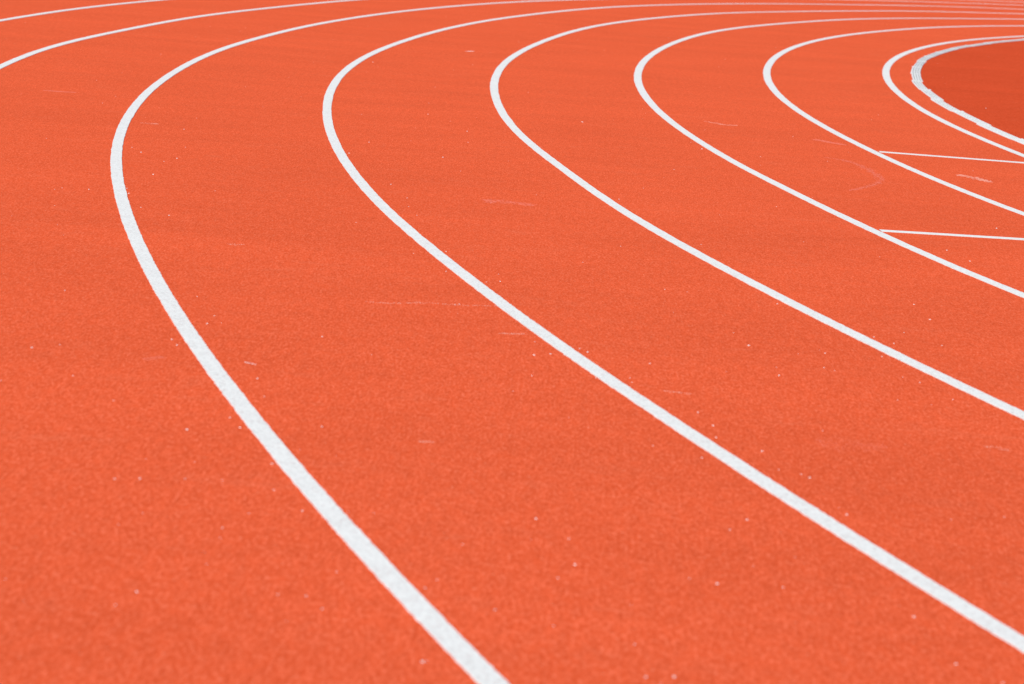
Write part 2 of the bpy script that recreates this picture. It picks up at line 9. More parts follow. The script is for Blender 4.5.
 3: [(27.150,46.790),(26.708,46.756),(26.266,46.716),(25.827,46.670),(25.388,46.617),(24.952,46.559),(24.517,46.495),(24.083,46.425),(23.652,46.349),(23.222,46.267),(22.795,46.179),(22.369,46.085),(21.945,45.986),(21.524,45.881),(21.105,45.770),(20.636,45.639),(20.171,45.500),(19.708,45.355),(19.249,45.203),(18.793,45.043),(18.341,44.877),(17.892,44.705),(17.447,44.525),(17.004,44.339),(16.565,44.145),(16.129,43.944),(15.697,43.735),(15.268,43.519),(14.844,43.294),(14.425,43.059),(13.966,42.788),(13.515,42.503),(13.073,42.205),(12.639,41.896),(12.213,41.577),(11.792,41.252),(11.372,40.927),(10.951,40.605),(10.525,40.290),(10.092,39.981),(9.655,39.677),(9.217,39.372),(8.782,39.061),(8.356,38.736),(7.943,38.395),(7.545,38.036),(7.162,37.661),(6.754,37.233),(6.354,36.797),(5.958,36.356),(5.561,35.913),(5.166,35.467),(4.772,35.017),(4.385,34.559),(4.009,34.091),(3.644,33.611),(3.293,33.120),(2.955,32.619),(2.630,32.107),(2.317,31.587),(2.016,31.059),(1.727,30.522),(1.452,29.978),(1.191,29.425),(0.947,28.864),(0.701,28.245),(0.477,27.623),(0.269,27.001),(0.071,26.382),(-0.117,25.765),(-0.310,25.100),(-0.488,24.437),(-0.651,23.775),(-0.808,23.066),(-0.947,22.359),(-1.076,21.606),(-1.188,20.858),(-1.293,20.066),(-1.388,19.233),(-1.468,18.358),(-1.525,17.392),(-1.547,16.365),(-1.526,15.322),(-1.464,14.265),(-1.366,13.248),(-1.253,12.375),(-1.139,11.653),(-1.026,11.031),(-0.921,10.510),(-0.817,10.041),(-0.717,9.624),(-0.622,9.258),(-0.536,8.945),(-0.446,8.632),(-0.369,8.370),(-0.289,8.109),(-0.224,7.899),(-0.158,7.690),(-0.091,7.480),(-0.023,7.270),(0.029,7.112),(0.083,6.955),(0.136,6.797),(0.191,6.639),(0.246,6.482),(0.302,6.325),(0.359,6.168),(0.416,6.012),(0.455,5.908),(0.493,5.804),(0.532,5.700),(0.571,5.596),(0.611,5.492),(0.650,5.389),(0.690,5.285),(0.730,5.182),(0.770,5.078),(0.811,4.975),(0.852,4.872),(0.892,4.769),(0.934,4.667),(0.975,4.564),(1.017,4.461),(1.059,4.359),(1.080,4.308),(1.101,4.257),(1.122,4.206),(1.144,4.155),(1.166,4.104),(1.187,4.053),(1.209,4.002),(1.231,3.951),(1.253,3.901),(1.276,3.850),(1.298,3.800),(1.321,3.749),(1.344,3.699),(1.367,3.649),(1.391,3.599),(1.414,3.549),(1.438,3.499),(1.462,3.450),(1.486,3.400),(1.511,3.350),(1.535,3.301),(1.560,3.252),(1.585,3.203),(1.611,3.154),(1.636,3.105),(1.662,3.056),(1.687,3.007),(1.713,2.958),(1.739,2.910),(1.765,2.861),(1.791,2.813),(1.817,2.764),(1.843,2.716),(1.870,2.667),(1.896,2.619),(1.922,2.570),(1.948,2.522),(1.974,2.473),(2.000,2.425),(2.026,2.376),(2.052,2.328),(2.078,2.280),(2.105,2.231),(2.131,2.183),(2.157,2.134),(2.183,2.086),(2.209,2.038),(2.235,1.989),(2.262,1.941),(2.288,1.893),(2.448,1.605),(2.610,1.319),(2.776,1.034),(2.944,0.752),(3.115,0.472),(3.289,0.193),(3.466,-0.083),(3.645,-0.357),(3.827,-0.629),(4.012,-0.899),(4.200,-1.167),(4.390,-1.433),(4.583,-1.696),(4.778,-1.957),(4.976,-2.216),(5.177,-2.473),(5.380,-2.727),(5.585,-2.979),(5.793,-3.229),(6.004,-3.476),(6.217,-3.721),(6.432,-3.964),(6.650,-4.204),(6.870,-4.442),(7.093,-4.677),(7.318,-4.911),(7.545,-5.141),(7.775,-5.370),(8.007,-5.595),(8.242,-5.819),(8.479,-6.039),(8.718,-6.258),(8.959,-6.473),(9.202,-6.686),(9.448,-6.897),(9.695,-7.104),(9.945,-7.310),(10.197,-7.512),(10.451,-7.712),(10.707,-7.909),(10.965,-8.103),(11.224,-8.295),(11.486,-8.484),(11.750,-8.670),(12.015,-8.853),(12.283,-9.033),(12.552,-9.211),(12.823,-9.385),(13.096,-9.557),(13.370,-9.726),(13.646,-9.892),(13.924,-10.055),(14.203,-10.215),(14.484,-10.372),(14.767,-10.526),(15.051,-10.677),(15.337,-10.825),(15.624,-10.970),(15.912,-11.112),(16.202,-11.251),(16.494,-11.387),(16.787,-11.520),(17.081,-11.650),(17.377,-11.776),(17.674,-11.900),(17.972,-12.020),(18.271,-12.138),(18.572,-12.252),(18.874,-12.363),(19.177,-12.471),(19.481,-12.576),(19.786,-12.677),(20.092,-12.775),(20.399,-12.870),(20.707,-12.962),(21.016,-13.051),(21.326,-13.136),(21.637,-13.218),(21.949,-13.297),(22.261,-13.373),(22.575,-13.445),(22.889,-13.514),(23.203,-13.580),(23.519,-13.642),(23.835,-13.702),(24.151,-13.757),(24.468,-13.810),(24.786,-13.859),(25.104,-13.905),(25.423,-13.947),(25.742,-13.987),(26.061,-14.022),(26.381,-14.055),(26.701,-14.084),(27.022,-14.110),(27.342,-14.132),(27.663,-14.151),(27.984,-14.167),(28.305,-14.179),(28.627,-14.188),(28.948,-14.194),(29.269,-14.196),(29.591,-14.195),(29.912,-14.191),(30.233,-14.183),(30.554,-14.171),(30.875,-14.157),(31.196,-14.139),(31.517,-14.118),(31.837,-14.093),(32.157,-14.065),(32.477,-14.034),(32.797,-13.999),(33.116,-13.961),(33.434,-13.920),(33.752,-13.875),(34.070,-13.827),(34.387,-13.775),(34.704,-13.721),(35.020,-13.663),(35.335,-13.601),(35.650,-13.537),(35.964,-13.469),(36.277,-13.398),(36.590,-13.323),(36.901,-13.246),(37.212,-13.165),(37.522,-13.080),(37.831,-12.993),(38.139,-12.902),(38.447,-12.808),(38.753,-12.711),(39.058,-12.611),(39.362,-12.507),(39.665,-12.401),(39.967,-12.291),(40.267,-12.178),(40.567,-12.062),(40.865,-11.942),(41.162,-11.820),(41.458,-11.694),(41.752,-11.566),(42.045,-11.434),(42.337,-11.299),(42.627,-11.162),(42.915,-11.021),(43.203,-10.877),(43.488,-10.730),(43.772,-10.580),(44.055,-10.428),(44.336,-10.272),(44.615,-10.113),(44.893,-9.952),(45.169,-9.787),(45.443,-9.620),(45.715,-9.450),(45.986,-9.277),(46.254,-9.101),(46.521,-8.922),(46.786,-8.741),(47.049,-8.557),(47.310,-8.370),(47.570,-8.180),(47.827,-7.988),(48.082,-7.793),(48.335,-7.595),(48.586,-7.395),(48.834,-7.192),(49.081,-6.987),(49.325,-6.779),(49.566,-6.569),(49.805,-6.357),(50.042,-6.142),(50.277,-5.925),(50.509,-5.705),(50.738,-5.484),(50.965,-5.260),(51.190,-5.034),(51.412,-4.806),(51.631,-4.575),(51.848,-4.343),(52.062,-4.108),(52.274,-3.871),(52.483,-3.633),(52.689,-3.392),(52.893,-3.149),(53.094,-2.904),(53.292,-2.658),(53.488,-2.409),(53.680,-2.159),(53.870,-1.907),(54.058,-1.653),(54.242,-1.397),(54.424,-1.140),(54.603,-0.880)],
 4: [(27.237,45.548),(26.812,45.515),(26.388,45.477),(25.966,45.432),(25.545,45.382),(25.125,45.326),(24.707,45.264),(24.291,45.197),(23.877,45.124),(23.464,45.045),(23.054,44.961),(22.645,44.871),(22.238,44.776),(21.783,44.662),(21.331,44.541),(20.882,44.414),(20.436,44.279),(19.993,44.138),(19.553,43.991),(19.116,43.836),(18.683,43.676),(18.253,43.509),(17.826,43.335),(17.403,43.155),(16.982,42.968),(16.518,42.752),(16.057,42.528),(15.601,42.296),(15.149,42.056),(14.702,41.807),(14.260,41.549),(13.824,41.282),(13.394,41.005),(12.971,40.717),(12.556,40.418),(12.149,40.109),(11.750,39.789),(11.358,39.462),(10.972,39.128),(10.552,38.757),(10.134,38.384),(9.714,38.014),(9.292,37.646),(8.867,37.281),(8.439,36.915),(8.011,36.545),(7.589,36.167),(7.175,35.777),(6.774,35.372),(6.389,34.951),(6.018,34.515),(5.630,34.024),(5.254,33.524),(4.885,33.015),(4.521,32.502),(4.161,31.984),(3.805,31.460),(3.456,30.930),(3.121,30.388),(2.804,29.834),(2.488,29.218),(2.196,28.588),(1.923,27.950),(1.664,27.312),(1.402,26.625),(1.160,25.937),(0.926,25.200),(0.720,24.462),(0.531,23.675),(0.360,22.843),(0.204,21.969),(0.058,21.055),(-0.081,20.057),(-0.191,19.070),(-0.266,18.095),(-0.304,17.123),(-0.308,16.137),(-0.275,15.136),(-0.205,14.122),(-0.124,13.342),(-0.037,12.704),(0.053,12.162),(0.146,11.668),(0.224,11.271),(0.301,10.872),(0.371,10.521),(0.435,10.220),(0.504,9.919),(0.565,9.668),(0.629,9.416),(0.696,9.165),(0.752,8.964),(0.810,8.763),(0.869,8.562),(0.930,8.360),(0.993,8.159),(1.040,8.008),(1.088,7.856),(1.137,7.705),(1.187,7.553),(1.238,7.402),(1.289,7.250),(1.341,7.099),(1.394,6.947),(1.429,6.846),(1.465,6.746),(1.501,6.645),(1.537,6.545),(1.573,6.444),(1.610,6.344),(1.647,6.244),(1.684,6.144),(1.722,6.044),(1.759,5.945),(1.797,5.845),(1.835,5.746),(1.874,5.646),(1.913,5.547),(1.952,5.448),(1.992,5.349),(2.032,5.251),(2.072,5.152),(2.113,5.054),(2.134,5.005),(2.155,4.956),(2.176,4.907),(2.197,4.858),(2.218,4.810),(2.239,4.761),(2.260,4.712),(2.282,4.664),(2.304,4.615),(2.326,4.567),(2.348,4.519),(2.370,4.470),(2.392,4.422),(2.414,4.374),(2.437,4.326),(2.460,4.278),(2.482,4.230),(2.505,4.182),(2.529,4.135),(2.552,4.087),(2.575,4.039),(2.598,3.992),(2.622,3.944),(2.646,3.897),(2.669,3.849),(2.693,3.802),(2.717,3.755),(2.741,3.707),(2.765,3.660),(2.789,3.613),(2.813,3.566),(2.837,3.519),(2.861,3.472),(2.886,3.425),(2.910,3.378),(2.934,3.331),(2.959,3.284),(2.983,3.237),(3.007,3.190),(3.032,3.143),(3.056,3.096),(3.081,3.049),(3.106,3.003),(3.130,2.956),(3.155,2.909),(3.180,2.863),(3.330,2.583),(3.482,2.306),(3.637,2.031),(3.795,1.757),(3.956,1.485),(4.119,1.215),(4.286,0.947),(4.454,0.681),(4.626,0.418),(4.800,0.156),(4.976,-0.104),(5.156,-0.362),(5.337,-0.618),(5.522,-0.871),(5.708,-1.123),(5.898,-1.372),(6.089,-1.619),(6.283,-1.864),(6.480,-2.107),(6.679,-2.347),(6.880,-2.585),(7.083,-2.821),(7.289,-3.055),(7.498,-3.286),(7.708,-3.515),(7.921,-3.742),(8.137,-3.967),(8.354,-4.189),(8.574,-4.409),(8.796,-4.626),(9.021,-4.841),(9.247,-5.054),(9.476,-5.264),(9.706,-5.472),(9.939,-5.677),(10.174,-5.880),(10.411,-6.080),(10.650,-6.278),(10.891,-6.473),(11.134,-6.666),(11.379,-6.856),(11.626,-7.043),(11.875,-7.228),(12.125,-7.410),(12.378,-7.589),(12.632,-7.766),(12.888,-7.940),(13.146,-8.111),(13.405,-8.280),(13.666,-8.445),(13.929,-8.608),(14.193,-8.768),(14.459,-8.926),(14.727,-9.080),(14.996,-9.232),(15.267,-9.381),(15.539,-9.527),(15.812,-9.670),(16.087,-9.810),(16.364,-9.947),(16.642,-10.081),(16.921,-10.213),(17.201,-10.341),(17.483,-10.467),(17.767,-10.589),(18.051,-10.709),(18.337,-10.825),(18.624,-10.939),(18.912,-11.050),(19.201,-11.157),(19.491,-11.262),(19.783,-11.363),(20.075,-11.461),(20.368,-11.557),(20.663,-11.649),(20.958,-11.738),(21.254,-11.824),(21.552,-11.907),(21.849,-11.987),(22.148,-12.064),(22.448,-12.137),(22.748,-12.208),(23.049,-12.275),(23.351,-12.339),(23.653,-12.400),(23.956,-12.458),(24.260,-12.513),(24.564,-12.564),(24.869,-12.612),(25.174,-12.657),(25.479,-12.699),(25.785,-12.738),(26.092,-12.773),(26.398,-12.806),(26.705,-12.835),(27.013,-12.860),(27.320,-12.883),(27.628,-12.902),(27.936,-12.918),(28.244,-12.931),(28.552,-12.941),(28.860,-12.948),(29.169,-12.951),(29.477,-12.951),(29.785,-12.948),(30.094,-12.941),(30.402,-12.931),(30.710,-12.918),(31.018,-12.902),(31.325,-12.883),(31.633,-12.860),(31.940,-12.835),(32.247,-12.806),(32.553,-12.773),(32.860,-12.738),(33.166,-12.699),(33.471,-12.657),(33.776,-12.612),(34.080,-12.564),(34.384,-12.513),(34.688,-12.458),(34.990,-12.400),(35.292,-12.340),(35.594,-12.275),(35.895,-12.208),(36.195,-12.138),(36.494,-12.064),(36.793,-11.988),(37.090,-11.908),(37.387,-11.825),(37.683,-11.739),(37.978,-11.650),(38.272,-11.558),(38.565,-11.463),(38.857,-11.364),(39.148,-11.263),(39.438,-11.159),(39.727,-11.051),(40.015,-10.941),(40.302,-10.827),(40.587,-10.711),(40.871,-10.591),(41.154,-10.469),(41.435,-10.344),(41.715,-10.215),(41.994,-10.084),(42.272,-9.950),(42.548,-9.813),(42.822,-9.673),(43.095,-9.530),(43.367,-9.385),(43.637,-9.236),(43.905,-9.085),(44.172,-8.931),(44.437,-8.774),(44.701,-8.615),(44.963,-8.452),(45.223,-8.287),(45.481,-8.119),(45.738,-7.949),(45.993,-7.776),(46.246,-7.600),(46.497,-7.421),(46.746,-7.240),(46.994,-7.056),(47.239,-6.870),(47.483,-6.681),(47.724,-6.490),(47.963,-6.296),(48.200,-6.100),(48.435,-5.902),(48.667,-5.701),(48.898,-5.498),(49.126,-5.293),(49.351,-5.085),(49.575,-4.876),(49.796,-4.664),(50.014,-4.450),(50.230,-4.234),(50.444,-4.015),(50.655,-3.795),(50.864,-3.573),(51.070,-3.349),(51.274,-3.122),(51.475,-2.894),(51.674,-2.664),(51.870,-2.432),(52.064,-2.198),(52.255,-1.962),(52.443,-1.724),(52.629,-1.485),(52.812,-1.243),(52.992,-1.001),(53.170,-0.756),(53.345,-0.510),(53.517,-0.262)],
 5: [(27.322,44.335),(26.913,44.303),(26.507,44.266),(26.101,44.224),(25.697,44.176),(25.294,44.122),(24.893,44.063),(24.494,43.998),(24.096,43.928),(23.700,43.852),(23.306,43.771),(22.865,43.674),(22.427,43.570),(21.991,43.459),(21.558,43.342),(21.128,43.218),(20.701,43.088),(20.276,42.951),(19.855,42.809),(19.437,42.659),(19.023,42.504),(18.612,42.342),(18.158,42.155),(17.708,41.961),(17.261,41.758),(16.818,41.548),(16.379,41.329),(15.943,41.104),(15.512,40.870),(15.084,40.629),(14.662,40.381),(14.243,40.124),(13.830,39.860),(13.381,39.560),(12.939,39.251),(12.505,38.931),(12.078,38.600),(11.661,38.259),(11.252,37.907),(10.853,37.545),(10.462,37.174),(10.079,36.796),(9.702,36.412),(9.296,35.989),(8.892,35.562),(8.488,35.134),(8.083,34.704),(7.676,34.274),(7.268,33.841),(6.862,33.402),(6.463,32.954),(6.042,32.456),(5.639,31.940),(5.259,31.407),(4.902,30.855),(4.567,30.288),(4.227,29.664),(3.902,29.031),(3.587,28.390),(3.258,27.698),(2.946,27.002),(2.639,26.257),(2.349,25.461),(2.085,24.615),(1.846,23.722),(1.620,22.740),(1.425,21.768),(1.259,20.805),(1.124,19.853),(1.022,18.911),(0.955,17.980),(0.921,17.053),(0.922,16.111),(0.958,15.155),(1.011,14.418),(1.069,13.813),(1.129,13.299),(1.192,12.828),(1.255,12.403),(1.319,12.024),(1.381,11.692),(1.438,11.406),(1.496,11.120),(1.554,10.832),(1.604,10.591),(1.656,10.350),(1.711,10.109),(1.756,9.916),(1.801,9.722),(1.848,9.528),(1.896,9.333),(1.947,9.139),(1.986,8.993),(2.026,8.847),(2.068,8.702),(2.112,8.556),(2.156,8.410),(2.202,8.265),(2.248,8.119),(2.296,7.974),(2.344,7.828),(2.394,7.683),(2.427,7.586),(2.461,7.489),(2.496,7.392),(2.530,7.295),(2.566,7.199),(2.601,7.102),(2.637,7.006),(2.673,6.910),(2.710,6.815),(2.747,6.719),(2.784,6.624),(2.822,6.528),(2.860,6.433),(2.899,6.338),(2.938,6.244),(2.977,6.149),(3.016,6.055),(3.056,5.961),(3.096,5.867),(3.136,5.773),(3.177,5.679),(3.218,5.585),(3.239,5.539),(3.259,5.492),(3.280,5.445),(3.301,5.399),(3.322,5.352),(3.342,5.306),(3.363,5.259),(3.384,5.213),(3.406,5.166),(3.427,5.120),(3.448,5.074),(3.469,5.027),(3.490,4.981),(3.512,4.935),(3.533,4.889),(3.555,4.842),(3.576,4.796),(3.598,4.750),(3.620,4.704),(3.641,4.658),(3.663,4.612),(3.685,4.566),(3.707,4.520),(3.729,4.474),(3.751,4.429),(3.773,4.383),(3.795,4.337),(3.818,4.291),(3.840,4.246),(3.862,4.200),(3.885,4.155),(3.907,4.109),(3.930,4.064),(3.953,4.018),(3.975,3.973),(3.998,3.927),(4.021,3.882),(4.044,3.837),(4.067,3.792),(4.090,3.746),(4.231,3.477),(4.374,3.208),(4.520,2.942),(4.669,2.677),(4.820,2.414),(4.974,2.153),(5.130,1.894),(5.289,1.636),(5.450,1.381),(5.615,1.127),(5.781,0.876),(5.950,0.626),(6.122,0.378),(6.296,0.133),(6.472,-0.111),(6.651,-0.353),(6.832,-0.592),(7.015,-0.830),(7.201,-1.065),(7.389,-1.298),(7.580,-1.529),(7.772,-1.758),(7.967,-1.984),(8.164,-2.209),(8.364,-2.431),(8.565,-2.651),(8.769,-2.869),(8.975,-3.085),(9.184,-3.298),(9.394,-3.509),(9.607,-3.718),(9.822,-3.925),(10.038,-4.129),(10.257,-4.331),(10.478,-4.531),(10.701,-4.728),(10.926,-4.923),(11.153,-5.115),(11.382,-5.306),(11.613,-5.493),(11.846,-5.678),(12.080,-5.861),(12.316,-6.041),(12.555,-6.218),(12.795,-6.393),(13.036,-6.566),(13.280,-6.736),(13.525,-6.903),(13.772,-7.068),(14.020,-7.229),(14.270,-7.389),(14.522,-7.546),(14.775,-7.699),(15.030,-7.851),(15.287,-7.999),(15.544,-8.145),(15.804,-8.288),(16.064,-8.429),(16.326,-8.566),(16.590,-8.701),(16.855,-8.833),(17.121,-8.962),(17.388,-9.089),(17.657,-9.212),(17.927,-9.333),(18.198,-9.451),(18.471,-9.566),(18.745,-9.679),(19.020,-9.788),(19.296,-9.894),(19.573,-9.998),(19.851,-10.099),(20.130,-10.196),(20.410,-10.291),(20.691,-10.383),(20.973,-10.472),(21.256,-10.558),(21.540,-10.641),(21.825,-10.721),(22.110,-10.798),(22.397,-10.872),(22.684,-10.943),(22.972,-11.011),(23.260,-11.076),(23.549,-11.138),(23.839,-11.197),(24.129,-11.253),(24.420,-11.306),(24.712,-11.356),(25.004,-11.403),(25.296,-11.446),(25.589,-11.487),(25.882,-11.525),(26.176,-11.559),(26.470,-11.591),(26.764,-11.619),(27.059,-11.644),(27.354,-11.666),(27.649,-11.685),(27.944,-11.701),(28.239,-11.714),(28.535,-11.724),(28.830,-11.731),(29.126,-11.734),(29.421,-11.735),(29.717,-11.732),(30.012,-11.727),(30.308,-11.718),(30.603,-11.706),(30.898,-11.691),(31.193,-11.673),(31.488,-11.652),(31.783,-11.628),(32.077,-11.600),(32.371,-11.570),(32.665,-11.537),(32.958,-11.500),(33.251,-11.460),(33.543,-11.418),(33.835,-11.372),(34.127,-11.323),(34.418,-11.271),(34.708,-11.217),(34.998,-11.159),(35.287,-11.098),(35.575,-11.034),(35.863,-10.967),(36.150,-10.897),(36.436,-10.824),(36.722,-10.748),(37.007,-10.669),(37.291,-10.587),(37.574,-10.502),(37.856,-10.414),(38.137,-10.323),(38.417,-10.230),(38.696,-10.133),(38.974,-10.033),(39.251,-9.931),(39.527,-9.825),(39.802,-9.717),(40.076,-9.606),(40.348,-9.492),(40.620,-9.375),(40.890,-9.256),(41.159,-9.133),(41.426,-9.008),(41.692,-8.880),(41.957,-8.749),(42.221,-8.615),(42.483,-8.479),(42.743,-8.340),(43.002,-8.198),(43.260,-8.053),(43.516,-7.906),(43.771,-7.756),(44.024,-7.603),(44.275,-7.448),(44.525,-7.290),(44.773,-7.130),(45.019,-6.967),(45.263,-6.801),(45.506,-6.633),(45.747,-6.462),(45.987,-6.289),(46.224,-6.113),(46.460,-5.935),(46.693,-5.755),(46.925,-5.572),(47.155,-5.386),(47.382,-5.199),(47.608,-5.009),(47.831,-4.817),(48.052,-4.623),(48.271,-4.426),(48.488,-4.228),(48.702,-4.027),(48.914,-3.825),(49.124,-3.620),(49.331,-3.413),(49.537,-3.204),(49.739,-2.993),(49.940,-2.781),(50.138,-2.566),(50.334,-2.349),(50.527,-2.131),(50.718,-1.911),(50.906,-1.689),(51.092,-1.465),(51.275,-1.239),(51.456,-1.012),(51.634,-0.783),(51.810,-0.552),(51.983,-0.320),(52.154,-0.085),(52.322,0.150),(52.488,0.387),(52.651,0.626)],
 6: [(27.407,43.119),(27.015,43.089),(26.626,43.053),(26.237,43.012),(25.850,42.966),(25.464,42.915),(25.080,42.858),(24.697,42.796),(24.316,42.729),(23.890,42.647),(23.466,42.559),(23.044,42.464),(22.625,42.363),(22.208,42.256),(21.794,42.142),(21.383,42.022),(20.975,41.896),(20.569,41.764),(20.167,41.626),(19.724,41.466),(19.284,41.298),(18.849,41.123),(18.417,40.940),(17.988,40.750),(17.562,40.553),(17.140,40.348),(16.721,40.135),(16.307,39.916),(15.896,39.689),(15.449,39.431),(15.006,39.165),(14.569,38.889),(14.138,38.606),(13.713,38.313),(13.294,38.012),(12.882,37.701),(12.477,37.380),(12.045,37.019),(11.624,36.646),(11.213,36.261),(10.813,35.866),(10.422,35.462),(10.038,35.051),(9.658,34.635),(9.250,34.180),(8.843,33.723),(8.436,33.263),(8.030,32.799),(7.627,32.329),(7.201,31.814),(6.788,31.284),(6.395,30.737),(6.001,30.131),(5.632,29.506),(5.282,28.868),(4.923,28.177),(4.557,27.433),(4.212,26.680),(3.863,25.834),(3.537,24.940),(3.237,24.002),(2.976,23.067),(2.752,22.138),(2.564,21.215),(2.409,20.301),(2.288,19.396),(2.200,18.502),(2.144,17.620),(2.122,16.733),(2.132,15.916),(2.160,15.264),(2.198,14.693),(2.240,14.206),(2.285,13.761),(2.331,13.357),(2.376,12.997),(2.420,12.681),(2.469,12.363),(2.514,12.090),(2.564,11.816),(2.608,11.588),(2.655,11.359),(2.704,11.131),(2.757,10.901),(2.801,10.718),(2.846,10.534),(2.893,10.351),(2.942,10.167),(2.991,9.982),(3.042,9.798),(3.080,9.659),(3.120,9.521),(3.160,9.382),(3.201,9.243),(3.242,9.104),(3.284,8.965),(3.327,8.826),(3.371,8.687),(3.416,8.548),(3.461,8.408),(3.492,8.315),(3.523,8.223),(3.554,8.130),(3.586,8.037),(3.618,7.944),(3.650,7.851),(3.683,7.758),(3.716,7.665),(3.750,7.573),(3.783,7.480),(3.817,7.388),(3.851,7.296),(3.886,7.204),(3.921,7.112),(3.956,7.021),(3.992,6.929),(4.028,6.838),(4.064,6.747),(4.100,6.656),(4.137,6.565),(4.174,6.474),(4.211,6.384),(4.249,6.293),(4.287,6.203),(4.325,6.113),(4.364,6.023),(4.383,5.978),(4.402,5.933),(4.422,5.889),(4.442,5.844),(4.461,5.799),(4.481,5.754),(4.501,5.710),(4.521,5.665),(4.541,5.621),(4.561,5.576),(4.581,5.532),(4.601,5.487),(4.621,5.443),(4.642,5.398),(4.662,5.354),(4.683,5.310),(4.703,5.266),(4.724,5.221),(4.745,5.177),(4.765,5.133),(4.786,5.089),(4.807,5.045),(4.828,5.001),(4.849,4.957),(4.871,4.913),(4.892,4.870),(4.913,4.826),(4.934,4.782),(4.956,4.738),(4.977,4.695),(5.108,4.434),(5.242,4.174),(5.377,3.916),(5.516,3.660),(5.657,3.406),(5.801,3.153),(5.947,2.902),(6.095,2.653),(6.246,2.405),(6.400,2.160),(6.556,1.916),(6.714,1.674),(6.875,1.434),(7.038,1.196),(7.203,0.960),(7.371,0.725),(7.541,0.493),(7.713,0.263),(7.888,0.034),(8.065,-0.192),(8.244,-0.416),(8.425,-0.638),(8.608,-0.858),(8.794,-1.076),(8.981,-1.292),(9.171,-1.506),(9.363,-1.718),(9.557,-1.927),(9.753,-2.135),(9.952,-2.340),(10.152,-2.544),(10.355,-2.745),(10.559,-2.944),(10.766,-3.140),(10.974,-3.335),(11.185,-3.527),(11.397,-3.717),(11.612,-3.905),(11.828,-4.090),(12.046,-4.273),(12.266,-4.454),(12.488,-4.632),(12.711,-4.808),(12.937,-4.981),(13.164,-5.153),(13.393,-5.321),(13.623,-5.488),(13.855,-5.651),(14.089,-5.813),(14.325,-5.971),(14.562,-6.128),(14.800,-6.281),(15.040,-6.433),(15.282,-6.581),(15.525,-6.727),(15.770,-6.871),(16.016,-7.012),(16.263,-7.150),(16.512,-7.286),(16.762,-7.419),(17.013,-7.549),(17.266,-7.677),(17.520,-7.802),(17.775,-7.924),(18.032,-8.044),(18.290,-8.160),(18.549,-8.275),(18.809,-8.386),(19.070,-8.495),(19.333,-8.601),(19.596,-8.704),(19.861,-8.805),(20.126,-8.903),(20.393,-8.998),(20.661,-9.090),(20.929,-9.179),(21.199,-9.266),(21.469,-9.349),(21.740,-9.430),(22.012,-9.508),(22.285,-9.583),(22.559,-9.655),(22.833,-9.725),(23.108,-9.791),(23.384,-9.855),(23.660,-9.916),(23.937,-9.974),(24.215,-10.029),(24.493,-10.081),(24.771,-10.130),(25.050,-10.176),(25.330,-10.219),(25.610,-10.260),(25.891,-10.297),(26.171,-10.332),(26.452,-10.363),(26.734,-10.392),(27.016,-10.417),(27.298,-10.440),(27.580,-10.460),(27.862,-10.477),(28.145,-10.490),(28.427,-10.501),(28.710,-10.509),(28.993,-10.514),(29.276,-10.516),(29.559,-10.515),(29.841,-10.511),(30.124,-10.504),(30.407,-10.494),(30.689,-10.481),(30.972,-10.466),(31.254,-10.447),(31.536,-10.425),(31.817,-10.401),(32.099,-10.373),(32.380,-10.342),(32.661,-10.309),(32.941,-10.273),(33.221,-10.233),(33.501,-10.191),(33.780,-10.146),(34.058,-10.098),(34.336,-10.047),(34.614,-9.993),(34.891,-9.936),(35.167,-9.876),(35.443,-9.813),(35.718,-9.748),(35.992,-9.680),(36.266,-9.608),(36.539,-9.534),(36.811,-9.457),(37.082,-9.377),(37.352,-9.295),(37.622,-9.209),(37.890,-9.121),(38.158,-9.030),(38.424,-8.936),(38.690,-8.839),(38.955,-8.740),(39.218,-8.638),(39.481,-8.533),(39.742,-8.425),(40.002,-8.314),(40.261,-8.201),(40.519,-8.085),(40.776,-7.967),(41.031,-7.846),(41.285,-7.722),(41.538,-7.595),(41.789,-7.466),(42.039,-7.334),(42.288,-7.200),(42.535,-7.063),(42.781,-6.923),(43.025,-6.781),(43.268,-6.636),(43.509,-6.489),(43.749,-6.339),(43.987,-6.187),(44.223,-6.032),(44.458,-5.875),(44.691,-5.715),(44.923,-5.553),(45.152,-5.389),(45.381,-5.222),(45.607,-5.052),(45.831,-4.881),(46.054,-4.707),(46.275,-4.531),(46.494,-4.352),(46.710,-4.172),(46.925,-3.989),(47.137,-3.804),(47.348,-3.617),(47.556,-3.429),(47.762,-3.238),(47.966,-3.045),(48.168,-2.850),(48.368,-2.653),(48.565,-2.454),(48.760,-2.254),(48.953,-2.051),(49.143,-1.847),(49.332,-1.641),(49.518,-1.433),(49.701,-1.223),(49.882,-1.012),(50.061,-0.798),(50.238,-0.583),(50.412,-0.367),(50.584,-0.149),(50.753,0.071),(50.920,0.293),(51.084,0.516),(51.246,0.740),(51.406,0.966),(51.562,1.193)],
